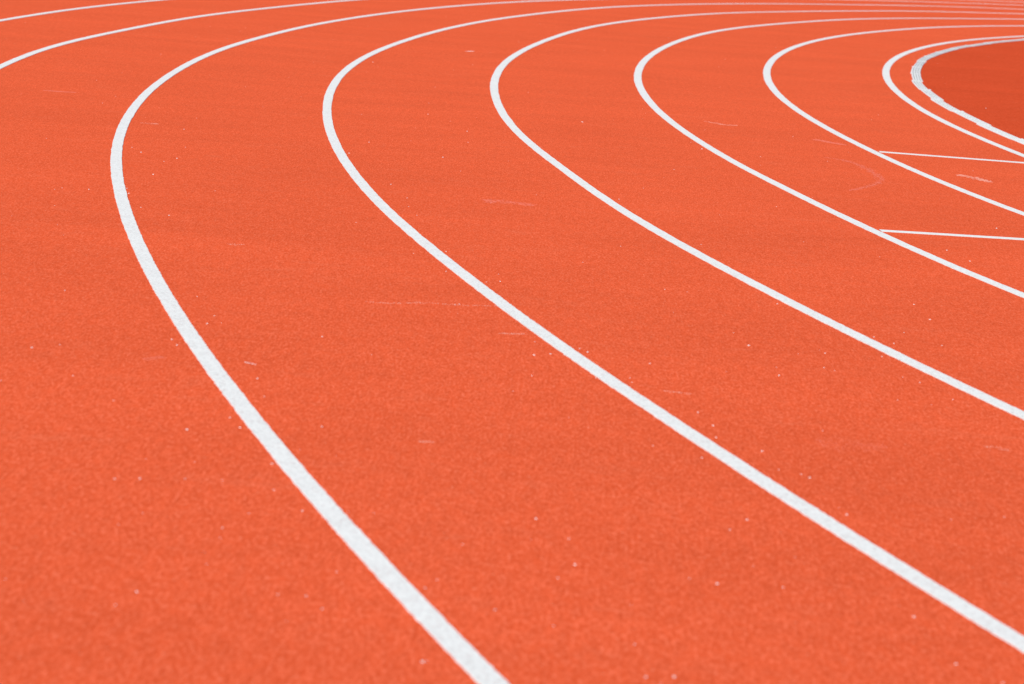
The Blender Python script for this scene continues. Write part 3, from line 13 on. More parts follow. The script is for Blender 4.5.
 7: [(27.488,41.950),(27.114,41.921),(26.740,41.887),(26.368,41.848),(25.997,41.804),(25.627,41.754),(25.259,41.700),(24.847,41.633),(24.437,41.559),(24.029,41.480),(23.623,41.394),(23.220,41.302),(22.819,41.204),(22.421,41.100),(22.026,40.990),(21.633,40.874),(21.199,40.738),(20.770,40.595),(20.344,40.445),(19.922,40.288),(19.503,40.124),(19.088,39.953),(18.677,39.775),(18.268,39.589),(17.862,39.397),(17.420,39.177),(16.983,38.949),(16.549,38.712),(16.121,38.467),(15.697,38.214),(15.278,37.952),(14.864,37.683),(14.455,37.406),(14.016,37.094),(13.583,36.773),(13.158,36.443),(12.740,36.102),(12.330,35.752),(11.930,35.392),(11.507,34.990),(11.097,34.575),(10.699,34.147),(10.313,33.706),(9.911,33.218),(9.520,32.720),(9.138,32.215),(8.762,31.704),(8.362,31.153),(7.964,30.598),(7.545,29.999),(7.133,29.391),(6.710,28.731),(6.282,28.016),(5.858,27.240),(5.450,26.402),(5.067,25.512),(4.729,24.618),(4.430,23.726),(4.168,22.837),(3.941,21.952),(3.750,21.073),(3.595,20.202),(3.473,19.340),(3.383,18.488),(3.323,17.648),(3.294,16.846),(3.291,16.194),(3.304,15.657),(3.327,15.200),(3.357,14.780),(3.389,14.400),(3.422,14.061),(3.460,13.719),(3.497,13.420),(3.538,13.118),(3.577,12.860),(3.620,12.600),(3.658,12.383),(3.699,12.166),(3.743,11.949),(3.788,11.731),(3.835,11.513),(3.874,11.338),(3.914,11.162),(3.955,10.987),(3.997,10.811),(4.041,10.635),(4.086,10.458),(4.120,10.326),(4.155,10.193),(4.191,10.060),(4.227,9.928),(4.264,9.795),(4.303,9.662),(4.341,9.529),(4.381,9.395),(4.421,9.262),(4.462,9.129),(4.504,8.995),(4.547,8.862),(4.576,8.773),(4.605,8.684),(4.635,8.595),(4.665,8.506),(4.695,8.416),(4.726,8.327),(4.757,8.238),(4.788,8.149),(4.820,8.060),(4.852,7.972),(4.884,7.883),(4.917,7.795),(4.949,7.707),(4.983,7.619),(5.016,7.531),(5.050,7.443),(5.084,7.355),(5.118,7.268),(5.153,7.180),(5.188,7.093),(5.223,7.006),(5.258,6.919),(5.294,6.832),(5.330,6.746),(5.366,6.659),(5.403,6.573),(5.440,6.487),(5.477,6.401),(5.496,6.358),(5.515,6.315),(5.533,6.272),(5.552,6.229),(5.571,6.186),(5.590,6.144),(5.610,6.101),(5.629,6.058),(5.648,6.016),(5.667,5.973),(5.687,5.931),(5.706,5.888),(5.726,5.846),(5.746,5.803),(5.765,5.761),(5.785,5.719),(5.805,5.676),(5.825,5.634),(5.845,5.592),(5.966,5.339),(6.090,5.089),(6.217,4.839),(6.346,4.592),(6.477,4.345),(6.611,4.101),(6.747,3.858),(6.886,3.617),(7.027,3.377),(7.171,3.139),(7.316,2.903),(7.465,2.669),(7.615,2.436),(7.768,2.206),(7.923,1.977),(8.080,1.750),(8.240,1.524),(8.401,1.301),(8.565,1.079),(8.731,0.860),(8.899,0.642),(9.070,0.427),(9.242,0.213),(9.417,0.001),(9.593,-0.208),(9.772,-0.416),(9.952,-0.621),(10.135,-0.825),(10.320,-1.027),(10.506,-1.226),(10.695,-1.424),(10.886,-1.619),(11.079,-1.813),(11.274,-2.004),(11.470,-2.194),(11.669,-2.381),(11.870,-2.566),(12.072,-2.749),(12.276,-2.929),(12.482,-3.108),(12.690,-3.284),(12.900,-3.458),(13.111,-3.630),(13.324,-3.799),(13.539,-3.967),(13.755,-4.131),(13.973,-4.294),(14.193,-4.454),(14.415,-4.612),(14.637,-4.768),(14.862,-4.921),(15.088,-5.072),(15.315,-5.220),(15.544,-5.366),(15.775,-5.509),(16.007,-5.650),(16.240,-5.789),(16.475,-5.925),(16.711,-6.058),(16.948,-6.189),(17.187,-6.318),(17.427,-6.444),(17.668,-6.567),(17.910,-6.688),(18.154,-6.806),(18.399,-6.922),(18.645,-7.035),(18.892,-7.146),(19.140,-7.254),(19.390,-7.359),(19.640,-7.462),(19.892,-7.562),(20.144,-7.659),(20.398,-7.754),(20.653,-7.846),(20.908,-7.936),(21.165,-8.023),(21.422,-8.107),(21.680,-8.188),(21.939,-8.267),(22.199,-8.343),(22.460,-8.416),(22.721,-8.487),(22.983,-8.555),(23.246,-8.620),(23.509,-8.682),(23.773,-8.741),(24.038,-8.798),(24.303,-8.852),(24.569,-8.903),(24.835,-8.952),(25.102,-8.997),(25.370,-9.040),(25.637,-9.080),(25.905,-9.117),(26.174,-9.152),(26.442,-9.183),(26.712,-9.212),(26.981,-9.238),(27.251,-9.261),(27.520,-9.281),(27.790,-9.299),(28.061,-9.313),(28.331,-9.325),(28.601,-9.334),(28.872,-9.340),(29.142,-9.344),(29.413,-9.344),(29.684,-9.342),(29.954,-9.337),(30.225,-9.329),(30.495,-9.318),(30.765,-9.304),(31.035,-9.287),(31.305,-9.268),(31.574,-9.246),(31.844,-9.221),(32.113,-9.193),(32.382,-9.163),(32.650,-9.129),(32.918,-9.093),(33.186,-9.054),(33.453,-9.012),(33.720,-8.967),(33.986,-8.920),(34.252,-8.870),(34.517,-8.817),(34.782,-8.761),(35.046,-8.702),(35.309,-8.641),(35.572,-8.577),(35.834,-8.510),(36.095,-8.441),(36.356,-8.368),(36.616,-8.293),(36.875,-8.216),(37.133,-8.135),(37.390,-8.052),(37.646,-7.966),(37.902,-7.878),(38.157,-7.787),(38.410,-7.693),(38.663,-7.597),(38.914,-7.497),(39.165,-7.396),(39.414,-7.291),(39.663,-7.184),(39.910,-7.075),(40.156,-6.963),(40.401,-6.848),(40.644,-6.731),(40.887,-6.611),(41.128,-6.489),(41.368,-6.364),(41.606,-6.236),(41.843,-6.107),(42.079,-5.974),(42.313,-5.840),(42.546,-5.702),(42.778,-5.563),(43.008,-5.421),(43.236,-5.276),(43.463,-5.129),(43.689,-4.980),(43.913,-4.829),(44.135,-4.675),(44.356,-4.518),(44.575,-4.360),(44.792,-4.199),(45.008,-4.036),(45.221,-3.871),(45.434,-3.703),(45.644,-3.534),(45.852,-3.362),(46.058,-3.188),(46.263,-3.013),(46.465,-2.835),(46.665,-2.655),(46.863,-2.474),(47.059,-2.290),(47.253,-2.105),(47.445,-1.917),(47.635,-1.728),(47.823,-1.537),(48.008,-1.345),(48.191,-1.150),(48.372,-0.954),(48.551,-0.756),(48.728,-0.556),(48.902,-0.355),(49.075,-0.152),(49.244,0.053),(49.412,0.259),(49.577,0.467),(49.740,0.676),(49.901,0.887),(50.059,1.099),(50.215,1.313),(50.369,1.528),(50.520,1.745),(50.668,1.963)],
 8: [(27.511,41.629),(27.140,41.601),(26.771,41.567),(26.403,41.528),(26.037,41.485),(25.672,41.436),(25.263,41.375),(24.856,41.308),(24.451,41.235),(24.049,41.156),(23.648,41.070),(23.250,40.979),(22.854,40.881),(22.461,40.778),(22.071,40.668),(21.683,40.553),(21.256,40.418),(20.832,40.276),(20.411,40.127),(19.995,39.972),(19.582,39.809),(19.173,39.640),(18.766,39.463),(18.363,39.279),(17.923,39.069),(17.487,38.850),(17.056,38.623),(16.629,38.388),(16.206,38.144),(15.789,37.893),(15.376,37.633),(14.968,37.366),(14.529,37.065),(14.097,36.756),(13.671,36.437),(13.252,36.108),(12.840,35.771),(12.403,35.395),(11.976,35.009),(11.559,34.611),(11.152,34.202),(10.755,33.782),(10.340,33.315),(9.938,32.837),(9.547,32.347),(9.142,31.810),(8.748,31.263),(8.365,30.707),(7.967,30.104),(7.553,29.455),(7.150,28.797),(6.735,28.089),(6.313,27.328),(5.872,26.467),(5.469,25.596),(5.111,24.720),(4.797,23.842),(4.525,22.963),(4.294,22.088),(4.098,21.219),(3.937,20.357),(3.807,19.504),(3.709,18.661),(3.644,17.830),(3.615,17.041),(3.613,16.401),(3.625,15.874),(3.642,15.424),(3.662,15.012),(3.682,14.637),(3.703,14.302),(3.729,13.965),(3.758,13.669),(3.796,13.373),(3.835,13.118),(3.880,12.863),(3.930,12.607),(3.974,12.394),(4.019,12.180),(4.065,11.966),(4.112,11.751),(4.150,11.579),(4.189,11.406),(4.228,11.233),(4.269,11.060),(4.311,10.886),(4.353,10.712),(4.397,10.538),(4.431,10.407),(4.466,10.276),(4.501,10.145),(4.537,10.014),(4.574,9.882),(4.611,9.751),(4.650,9.619),(4.689,9.488),(4.729,9.356),(4.769,9.224),(4.811,9.093),(4.839,9.005),(4.867,8.917),(4.896,8.829),(4.925,8.741),(4.955,8.653),(4.984,8.565),(5.015,8.477),(5.045,8.389),(5.076,8.301),(5.107,8.213),(5.138,8.125),(5.170,8.038),(5.202,7.950),(5.234,7.863),(5.267,7.776),(5.300,7.689),(5.333,7.602),(5.366,7.515),(5.400,7.429),(5.434,7.342),(5.469,7.256),(5.503,7.170),(5.538,7.084),(5.573,6.998),(5.609,6.912),(5.644,6.827),(5.681,6.742),(5.717,6.656),(5.753,6.571),(5.790,6.487),(5.809,6.444),(5.828,6.402),(5.846,6.359),(5.865,6.317),(5.884,6.275),(5.903,6.233),(5.922,6.191),(5.941,6.149),(5.960,6.107),(5.979,6.064),(5.998,6.022),(6.018,5.981),(6.037,5.939),(6.057,5.897),(6.076,5.855),(6.096,5.813),(6.215,5.563),(6.337,5.315),(6.461,5.068),(6.587,4.823),(6.716,4.579),(6.848,4.337),(6.982,4.097),(7.118,3.858),(7.257,3.621),(7.398,3.385),(7.541,3.151),(7.686,2.919),(7.834,2.689),(7.984,2.460),(8.137,2.233),(8.291,2.009),(8.448,1.785),(8.607,1.564),(8.768,1.345),(8.932,1.127),(9.097,0.912),(9.265,0.698),(9.434,0.486),(9.606,0.277),(9.780,0.069),(9.955,-0.137),(10.133,-0.340),(10.313,-0.542),(10.494,-0.742),(10.678,-0.940),(10.864,-1.136),(11.052,-1.330),(11.242,-1.521),(11.433,-1.711),(11.627,-1.899),(11.823,-2.084),(12.020,-2.268),(12.219,-2.449),(12.420,-2.628),(12.623,-2.805),(12.828,-2.980),(13.034,-3.153),(13.243,-3.323),(13.453,-3.491),(13.664,-3.657),(13.877,-3.821),(14.092,-3.982),(14.309,-4.141),(14.527,-4.298),(14.746,-4.452),(14.968,-4.604),(15.190,-4.754),(15.415,-4.901),(15.640,-5.046),(15.867,-5.188),(16.096,-5.328),(16.326,-5.466),(16.557,-5.601),(16.790,-5.734),(17.024,-5.864),(17.259,-5.992),(17.495,-6.117),(17.733,-6.240),(17.972,-6.360),(18.212,-6.478),(18.454,-6.593),(18.696,-6.705),(18.940,-6.815),(19.185,-6.923),(19.431,-7.028),(19.678,-7.130),(19.926,-7.230),(20.175,-7.327),(20.426,-7.422),(20.677,-7.514),(20.929,-7.603),(21.182,-7.689),(21.436,-7.773),(21.690,-7.855),(21.946,-7.933),(22.202,-8.009),(22.459,-8.082),(22.717,-8.153),(22.976,-8.221),(23.235,-8.286),(23.495,-8.348),(23.756,-8.408),(24.017,-8.465),(24.278,-8.519),(24.541,-8.571),(24.804,-8.619),(25.067,-8.665),(25.331,-8.709),(25.595,-8.749),(25.859,-8.787),(26.124,-8.822),(26.390,-8.854),(26.655,-8.883),(26.921,-8.910),(27.188,-8.933),(27.454,-8.954),(27.721,-8.972),(27.987,-8.988),(28.254,-9.000),(28.521,-9.010),(28.788,-9.017),(29.056,-9.021),(29.323,-9.023),(29.590,-9.021),(29.857,-9.017),(30.124,-9.010),(30.391,-9.000),(30.658,-8.988),(30.925,-8.972),(31.191,-8.954),(31.458,-8.933),(31.724,-8.910),(31.990,-8.883),(32.255,-8.854),(32.520,-8.822),(32.785,-8.787),(33.050,-8.749),(33.314,-8.709),(33.577,-8.666),(33.840,-8.620),(34.103,-8.571),(34.365,-8.520),(34.627,-8.465),(34.888,-8.408),(35.148,-8.349),(35.408,-8.286),(35.667,-8.221),(35.925,-8.154),(36.182,-8.083),(36.439,-8.010),(36.695,-7.934),(36.951,-7.856),(37.205,-7.774),(37.459,-7.691),(37.711,-7.604),(37.963,-7.515),(38.214,-7.423),(38.463,-7.329),(38.712,-7.232),(38.960,-7.132),(39.207,-7.030),(39.452,-6.925),(39.697,-6.818),(39.940,-6.708),(40.182,-6.596),(40.423,-6.481),(40.663,-6.363),(40.902,-6.243),(41.139,-6.121),(41.375,-5.996),(41.610,-5.868),(41.843,-5.739),(42.075,-5.606),(42.305,-5.472),(42.534,-5.335),(42.762,-5.195),(42.988,-5.053),(43.213,-4.909),(43.436,-4.762),(43.658,-4.613),(43.878,-4.462),(44.096,-4.309),(44.313,-4.153),(44.528,-3.995),(44.742,-3.835),(44.953,-3.672),(45.163,-3.507),(45.372,-3.340),(45.578,-3.172),(45.782,-3.001),(45.985,-2.828),(46.185,-2.653),(46.383,-2.476),(46.580,-2.298),(46.774,-2.117),(46.966,-1.935),(47.157,-1.750),(47.345,-1.564),(47.531,-1.376),(47.714,-1.187),(47.896,-0.995),(48.076,-0.802),(48.253,-0.607),(48.428,-0.410),(48.601,-0.212),(48.772,-0.012),(48.940,0.189),(49.107,0.392),(49.271,0.597),(49.432,0.803),(49.592,1.011),(49.749,1.220),(49.903,1.431),(50.056,1.643),(50.206,1.856),(50.353,2.071)],
}
SPECKS = [(-2.067,11.809),(-2.188,10.869),(-2.104,10.699),(-1.926,10.424),(-1.883,10.571),(-1.890,9.941),(-1.918,9.435),(-1.879,9.291),(-1.747,8.921),(-1.588,8.762),(-2.078,9.322),(-1.056,6.780),(-1.060,6.645),(-1.101,6.297),(-1.131,6.370),(-0.783,5.934),(-0.950,11.835),(-0.692,10.197),(-0.579,9.781),(-1.017,11.278),(-0.757,8.942),(-0.496,9.265),(-0.313,8.369),(-0.120,7.753),(-0.066,7.786),(-0.291,7.914),(-0.225,7.271),(-0.209,7.285),(0.237,6.682),(0.264,6.635),(0.135,6.566),(0.283,6.267),(0.397,6.302),(0.401,6.243),(0.073,6.236),(0.078,6.530),(0.625,5.636),(0.749,5.520),(0.777,5.338),(0.837,5.308),(0.857,5.281),(0.565,5.404),(1.051,7.745),(0.380,13.785),(0.506,10.258),(1.500,12.551),(1.137,12.727),(1.866,13.838),(1.125,6.895),(1.089,6.665),(1.332,6.910),(1.417,7.148),(1.493,7.363),(1.357,7.237),(1.648,7.653),(1.638,7.943),(2.116,9.115),(2.488,10.211),(2.061,9.380),(3.962,17.180),(-1.329,5.805),(-1.461,6.187),(-1.535,6.119),(-1.642,7.012),(-0.795,5.461),(-0.751,5.364),(-0.891,5.304),(-0.526,5.437),(-0.652,6.575),(-1.169,7.076),(-0.987,4.804),(-0.926,4.820),(-0.815,4.848),(-0.660,4.481),(-0.616,5.037),(-0.580,4.810),(-0.770,4.014),(-0.366,3.993),(-0.409,4.065),(-0.359,4.233),(-0.489,4.656),(0.093,4.729),(0.174,4.590),(0.186,4.401),(0.145,4.301),(0.585,4.756),(0.638,4.850),(0.517,4.340),(0.321,3.745),(0.379,3.756),(0.912,6.493),(0.854,6.931),(1.601,7.175),(0.592,5.913),(0.627,5.769),(1.471,6.331),(0.912,4.957),(1.401,6.543),(-0.154,4.170),(-0.130,4.228),(0.006,4.064),(-0.133,3.738),(0.953,4.215),(0.993,3.943),(1.073,3.855),(-0.614,19.259),(-1.392,17.282),(-0.480,11.402),(-0.392,12.752),(-0.364,12.185),(-0.693,13.566),(0.606,7.872),(0.475,6.531),(0.429,5.493)]
SCUFFS = {
 'long': [(-0.557,7.207),(-0.474,7.209),(-0.357,7.261),(-0.225,7.271),(-0.131,7.286),(-0.048,7.316)],
 'curved': [(1.293,14.431),(1.362,14.378),(1.427,14.292),(1.517,14.318)],
 'upper': [(2.013,13.776),(2.102,13.657),(2.194,13.571)],
 'right': [(2.727,12.358),(2.799,12.284),(2.877,12.125)],
 'dash': [(-0.849,6.135),(-0.817,6.117)],
 'near': [(-0.239,5.361),(-0.203,5.365)],
 'left': [(-2.359,11.967),(-2.257,11.979)],
 'ring': [(1.950,12.770),(2.061,12.683),(2.132,12.433),(2.163,12.083),(2.142,11.811),(2.052,11.556),(1.878,11.267)],
 'mid': [(-0.194,9.867),(-0.088,9.902),(0.060,9.840)],
 'low': [(-0.045,6.835),(-0.002,6.842),(0.040,6.856)],
 'spot': [(-1.227,8.170),(-1.162,8.185)],
 'inleft': [(-1.163,6.077),(-1.118,6.126)],
 'tail': [(0.504,6.165),(0.533,6.160),(0.584,6.149)],
 'edge': [(1.454,5.768),(1.485,5.754),(1.518,5.741)],
 'far': [(-0.652,19.224),(-0.577,19.295)],
 'fleft': [(-3.283,13.320),(-3.194,13.317),(-3.082,13.332)],
 'patch': [(0.932,5.661),(1.028,5.665),(1.137,5.672)],
}
CROSS = [((2.364,13.305),(0.9997,-0.0262)),((1.794,9.846),(0.9968,0.0798)),]
# base colours
TL, TM, TH = (.56, .069, .022), (.70, .100, .036), (.83, .168, .084)
AL, AM, AH = (.48, .052, .016), (.575, .068, .023), (.68, .105, .042)
WH = (.755, .76, .735)
KB = (.72, .735, .72)
LW, CW, WIDER = .050, .055, .45
SUN_EL, SUN_AZ, SKY, SUN, SUNC = 52, (-.55, -.84), .10, 3.52, (1., .955, .88)
EXPOSURE = .10
FOCUS, FSTOP = 10.5, 4.0
R = math.radians
scene = bpy.context.scene
col = scene.collection
random.seed(4)

# ------------------------------------------------------------------ helpers
def tag(o, label=None, cat=None, group=None, kind=None):
    if label: o['label'] = label
    if cat: o['category'] = cat
    if group: o['group'] = group
    if kind: o['kind'] = kind
    return o

def link(name, verts, faces, mat, parent=None, smooth=False):
    me = bpy.data.meshes.new(name)
    me.from_pydata(verts, [], faces)
    me.update()
    if smooth:
        for p in me.polygons: p.use_smooth = True
    me.materials.append(mat)
    o = bpy.data.objects.new(name, me)
    col.objects.link(o)
    o.parent = parent
    return o

def catmull(pts, step):
    """Resample a control polyline as a smooth curve with about `step` metres between points."""
    P = [Vector(p) for p in pts]
    out = []
    for i in range(len(P) - 1):
        p0 = P[i - 1] if i > 0 else P[i] * 2 - P[i + 1]
        p1, p2 = P[i], P[i + 1]
        p3 = P[i + 2] if i + 2 < len(P) else P[i + 1] * 2 - P[i]
        st = step(p1) if callable(step) else step
        n = max(1, int(math.ceil((p2 - p1).length / st)))
        # centripetal parametrisation
        d1 = max((p1 - p0).length, 1e-6) ** .5; d2 = max((p2 - p1).length, 1e-6) ** .5; d3 = max((p3 - p2).length, 1e-6) ** .5
        t0, t1, t2, t3 = 0, d1, d1 + d2, d1 + d2 + d3
        for k in range(n):
            t = t1 + (t2 - t1) * k / n
            A1 = p0 * ((t1 - t) / (t1 - t0)) + p1 * ((t - t0) / (t1 - t0))
            A2 = p1 * ((t2 - t) / (t2 - t1)) + p2 * ((t - t1) / (t2 - t1))
            A3 = p2 * ((t3 - t) / (t3 - t2)) + p3 * ((t - t2) / (t3 - t2))
            B1 = A1 * ((t2 - t) / (t2 - t0)) + A2 * ((t - t0) / (t2 - t0))
            B2 = A2 * ((t3 - t) / (t3 - t1)) + A3 * ((t - t1) / (t3 - t1))
            out.append(B1 * ((t2 - t) / (t2 - t1)) + B2 * ((t - t1) / (t2 - t1)))
    out.append(P[-1].copy())
    return out

def smooth_pts(pts, n=2):
    P = [Vector(p) for p in pts]
    for _ in range(n):
        Q = [P[0]] + [P[i] * .5 + (P[i - 1] + P[i + 1]) * .25 for i in range(1, len(P) - 1)] + [P[-1]]
        P = Q
    return P

def extend(pts, length):
    """Carry a bend on into the straight at both ends."""
    P = list(pts)
    a = (P[0] - P[1]).normalized(); b = (P[-1] - P[-2]).normalized()
    n = int(length / 2)
    return [P[0] + a * (2 * k) for k in range(n, 0, -1)] + P + [P[-1] + b * (2 * k) for k in range(1, n + 1)]

def normals(P):
    N = []
    for i in range(len(P)):
        t = (P[min(i + 1, len(P) - 1)] - P[max(i - 1, 0)]).normalized()
        N.append(Vector((-t.y, t.x)))
    return N

def ribbon(name, P, w, z, mat, rag=0.0, thick=0.0, parent=None):
    """A strip of paint: width w, edges wandering by `rag`, and a real rim down to the surface."""
    N = normals(P)
    v, f = [], []
    ja = jb = 0.0
    w0 = w
    for p, n in zip(P, N):
        ja = ja * .4 + random.gauss(0, rag); jb = jb * .4 + random.gauss(0, rag)
        t = min(1, max(0, (p.length - 13) / 14)); w = w0 * (1 + WIDER * t)   # repainted wider on the far side of the bend
        a = p + n * (w / 2 + ja); b = p - n * (w / 2 + jb)
        a2 = a + n * .0008; b2 = b - n * .0008
        v += [(a2.x, a2.y, .0003), (a.x, a.y, z), (b.x, b.y, z), (b2.x, b2.y, .0003)]
    for i in range(len(P) - 1):
        for k in range(3):
            f.append((4 * i + k, 4 * i + k + 1, 4 * i + 5 + k, 4 * i + 4 + k))
    o = link(name, v, f, mat, parent)
    bm = bmesh.new(); bm.from_mesh(o.data); bmesh.ops.recalc_face_normals(bm, faces=bm.faces); bm.to_mesh(o.data); bm.free()
    me = o.data
    if me.polygons[1].normal.z < 0: me.flip_normals()
    return o

# ------------------------------------------------------------------ materials
def new_mat(name):
    m = bpy.data.materials.new(name); m.use_nodes = True
    nt = m.node_tree; nt.nodes.clear()
    out = nt.nodes.new('ShaderNodeOutputMaterial')
    bs = nt.nodes.new('ShaderNodeBsdfPrincipled')
    nt.links.new(bs.outputs[0], out.inputs[0])
    return m, nt, bs

def node(nt, t, **kw):
    n = nt.nodes.new(t)
    for k, v in kw.items():
        if k.startswith('_'): setattr(n, k[1:], v)
        else: n.inputs[k].default_value = v
    return n

def mixc(nt, fac, a, b, mode='MIX'):
    m = nt.nodes.new('ShaderNodeMix'); m.data_type = 'RGBA'; m.blend_type = mode
    for sock, val in ((m.inputs[0], fac), (m.inputs[6], a), (m.inputs[7], b)):
        if isinstance(val, bpy.types.NodeSocket): nt.links.new(val, sock)
        else: sock.default_value = val
    return m.outputs[2]

def ramp(nt, src, stops):
    r = nt.nodes.new('ShaderNodeValToRGB')
    el = r.color_ramp.elements
    while len(el) < len(stops): el.new(.5)
    for e, (p, c) in zip(el, stops):
        e.position = p; e.color = (c, c, c, 1) if not hasattr(c, '__len__') else (*c, 1)
    nt.links.new(src, r.inputs[0])
    return r.outputs[0]

def noise(nt, co, scale, detail=2, rough=.5, dist=0.):
    n = node(nt, 'ShaderNodeTexNoise', Scale=scale, Detail=detail, Roughness=rough, Distortion=dist)
    nt.links.new(co, n.inputs['Vector'])
    return n.outputs['Fac']

def rubber(name, lo, mid, hi, pale, worn):
    """Granulated polyurethane: crumbs of slightly different reds bound in one colour."""
    m, nt, bs = new_mat(name)
    tc = nt.nodes.new('ShaderNodeTexCoord'); co = tc.outputs['Object']
    ge = node(nt, 'ShaderNodeMapping'); ge.inputs['Scale'].default_value = (1.15, .42, 1); ge.inputs['Rotation'].default_value = (0, 0, R(4))
    nt.links.new(co, ge.inputs['Vector']); gco = ge.outputs[0]
    vor = node(nt, 'ShaderNodeTexVoronoi', Scale=200.); nt.links.new(gco, vor.inputs['Vector'])
    sep = nt.nodes.new('ShaderNodeSeparateColor'); nt.links.new(vor.outputs['Color'], sep.inputs[0])
    grain = noise(nt, gco, 100., 3, .62)
    blend = nt.nodes.new('ShaderNodeMath'); blend.operation = 'MULTIPLY_ADD'
    nt.links.new(sep.outputs[0], blend.inputs[0]); blend.inputs[1].default_value = .22
    nt.links.new(grain, blend.inputs[2])
    c = ramp(nt, blend.outputs[0], [(.32, lo), (.60, mid), (.88, hi)])
    # middle-sized clumps
    clump = noise(nt, gco, 26., 3, .6)
    c = mixc(nt, 1.0, c, ramp(nt, clump, [(.30, .935), (.70, 1.06)]), 'MULTIPLY')
    # drifts of wear, stretched the way the surface was laid
    mp = node(nt, 'ShaderNodeMapping'); mp.inputs['Scale'].default_value = (.6, 1.6, 1)
    mp.inputs['Rotation'].default_value = (0, 0, R(-8)); nt.links.new(co, mp.inputs['Vector'])
    drift = noise(nt, mp.outputs[0], .9, 6, .62, .4)
    c = mixc(nt, 1.0, c, ramp(nt, drift, [(.32, .95), (.68, 1.045)]), 'MULTIPLY')
    # chalky wear
    w1 = noise(nt, mp.outputs[0], 3.4, 8, .72, .6)
    wf = ramp(nt, w1, [(.56, 0.), (.80, worn)])
    c = mixc(nt, wf, c, (*pale, 1))
    # single pale crumbs
    v2 = node(nt, 'ShaderNodeTexVoronoi', Scale=95.); nt.links.new(co, v2.inputs['Vector'])
    s2 = nt.nodes.new('ShaderNodeSeparateColor'); nt.links.new(v2.outputs['Color'], s2.inputs[0])
    near = ramp(nt, v2.outputs['Distance'], [(.20, 1.), (.30, 0.)])
    rare = ramp(nt, s2.outputs[1], [(.988, 0.), (.991, 1.)])
    mm = nt.nodes.new('ShaderNodeMath'); mm.operation = 'MULTIPLY'
    nt.links.new(near, mm.inputs[0]); nt.links.new(rare, mm.inputs[1])
    m3 = nt.nodes.new('ShaderNodeMath'); m3.operation = 'MULTIPLY'; m3.inputs[1].default_value = .55
    nt.links.new(mm.outputs[0], m3.inputs[0])
    c = mixc(nt, m3.outputs[0], c, (*pale, 1))
    nt.links.new(c, bs.inputs['Base Color'])
    bs.inputs['Roughness'].default_value = .95
    bs.inputs['Specular IOR Level'].default_value = .0
    bs.inputs['Diffuse Roughness'].default_value = 0.
    b1 = node(nt, 'ShaderNodeBump', Strength=.6, Distance=.0022)
    nt.links.new(blend.outputs[0], b1.inputs['Height'])
    nt.links.new(b1.outputs[0], bs.inputs['Normal'])
    return m

TRACK = rubber('track_rubber', TL, TM, TH, (.80, .34, .22), .10)
APRON = rubber('apron_rubber', AL, AM, AH, (.70, .26, .17), .10)

def paint(name, base, bump=.3):
    m, nt, bs = new_mat(name)
    co = nt.nodes.new('ShaderNodeTexCoord').outputs['Object']
    g = noise(nt, co, 110., 3, .6)
    c = ramp(nt, g, [(.30, tuple(x * .80 for x in base)), (.52, base), (.80, tuple(min(1, x * 1.05) for x in base))])
    d = noise(nt, co, 9., 4, .6)
    c = mixc(nt, 1., c, ramp(nt, d, [(.3, (.955, .95, .95)), (.65, (1., 1., 1.))]), 'MULTIPLY')
    # pits where the rubber underneath shows grey or red
    v = node(nt, 'ShaderNodeTexVoronoi', Scale=120.); nt.links.new(co, v.inputs['Vector'])
    s = nt.nodes.new('ShaderNodeSeparateColor'); nt.links.new(v.outputs['Color'], s.inputs[0])
    pit = ramp(nt, s.outputs[0], [(.86, 0.), (.92, .34)])
    c = mixc(nt, pit, c, (.52, .42, .40, 1))
    nt.links.new(c, bs.inputs['Base Color'])
    bs.inputs['Roughness'].default_value = .9
    bs.inputs['Specular IOR Level'].default_value = .06
    b = node(nt, 'ShaderNodeBump', Strength=bump, Distance=.0014); nt.links.new(g, b.inputs['Height'])
    nt.links.new(b.outputs[0], bs.inputs['Normal'])
    return m

WHITE = paint('white_line_paint', WH)
KERB = paint('kerb_enamel', KB, .15)
def perforate(m):
    """Rows of small drainage slots along the grooves of the rail (UV runs in metres along and across it)."""
    nt = m.node_tree; bs = [n for n in nt.nodes if n.type == 'BSDF_PRINCIPLED'][0]
    src = bs.inputs['Base Color'].links[0].from_socket
    uv = nt.nodes.new('ShaderNodeUVMap'); sp = nt.nodes.new('ShaderNodeSeparateXYZ'); nt.links.new(uv.outputs[0], sp.inputs[0])
    def math_(op, a, b=None):
        n = nt.nodes.new('ShaderNodeMath'); n.operation = op
        for i, x in enumerate((a, b)):
            if x is None: continue
            if isinstance(x, bpy.types.NodeSocket): nt.links.new(x, n.inputs[i])
            else: n.inputs[i].default_value = x
        return n.outputs[0]
    along = math_('LESS_THAN', math_('PINGPONG', sp.outputs[0], .045), .026)
    rows = None
    for c in (-.026, 0., .026):
        r_ = math_('LESS_THAN', math_('ABSOLUTE', math_('SUBTRACT', sp.outputs[1], c)), .0045)
        rows = r_ if rows is None else math_('MAXIMUM', rows, r_)
    f = math_('MULTIPLY', along, rows)
    c = mixc(nt, math_('MULTIPLY', f, .85), src, (.10, .10, .11, 1))
    nt.links.new(c, bs.inputs['Base Color'])
perforate(KERB)

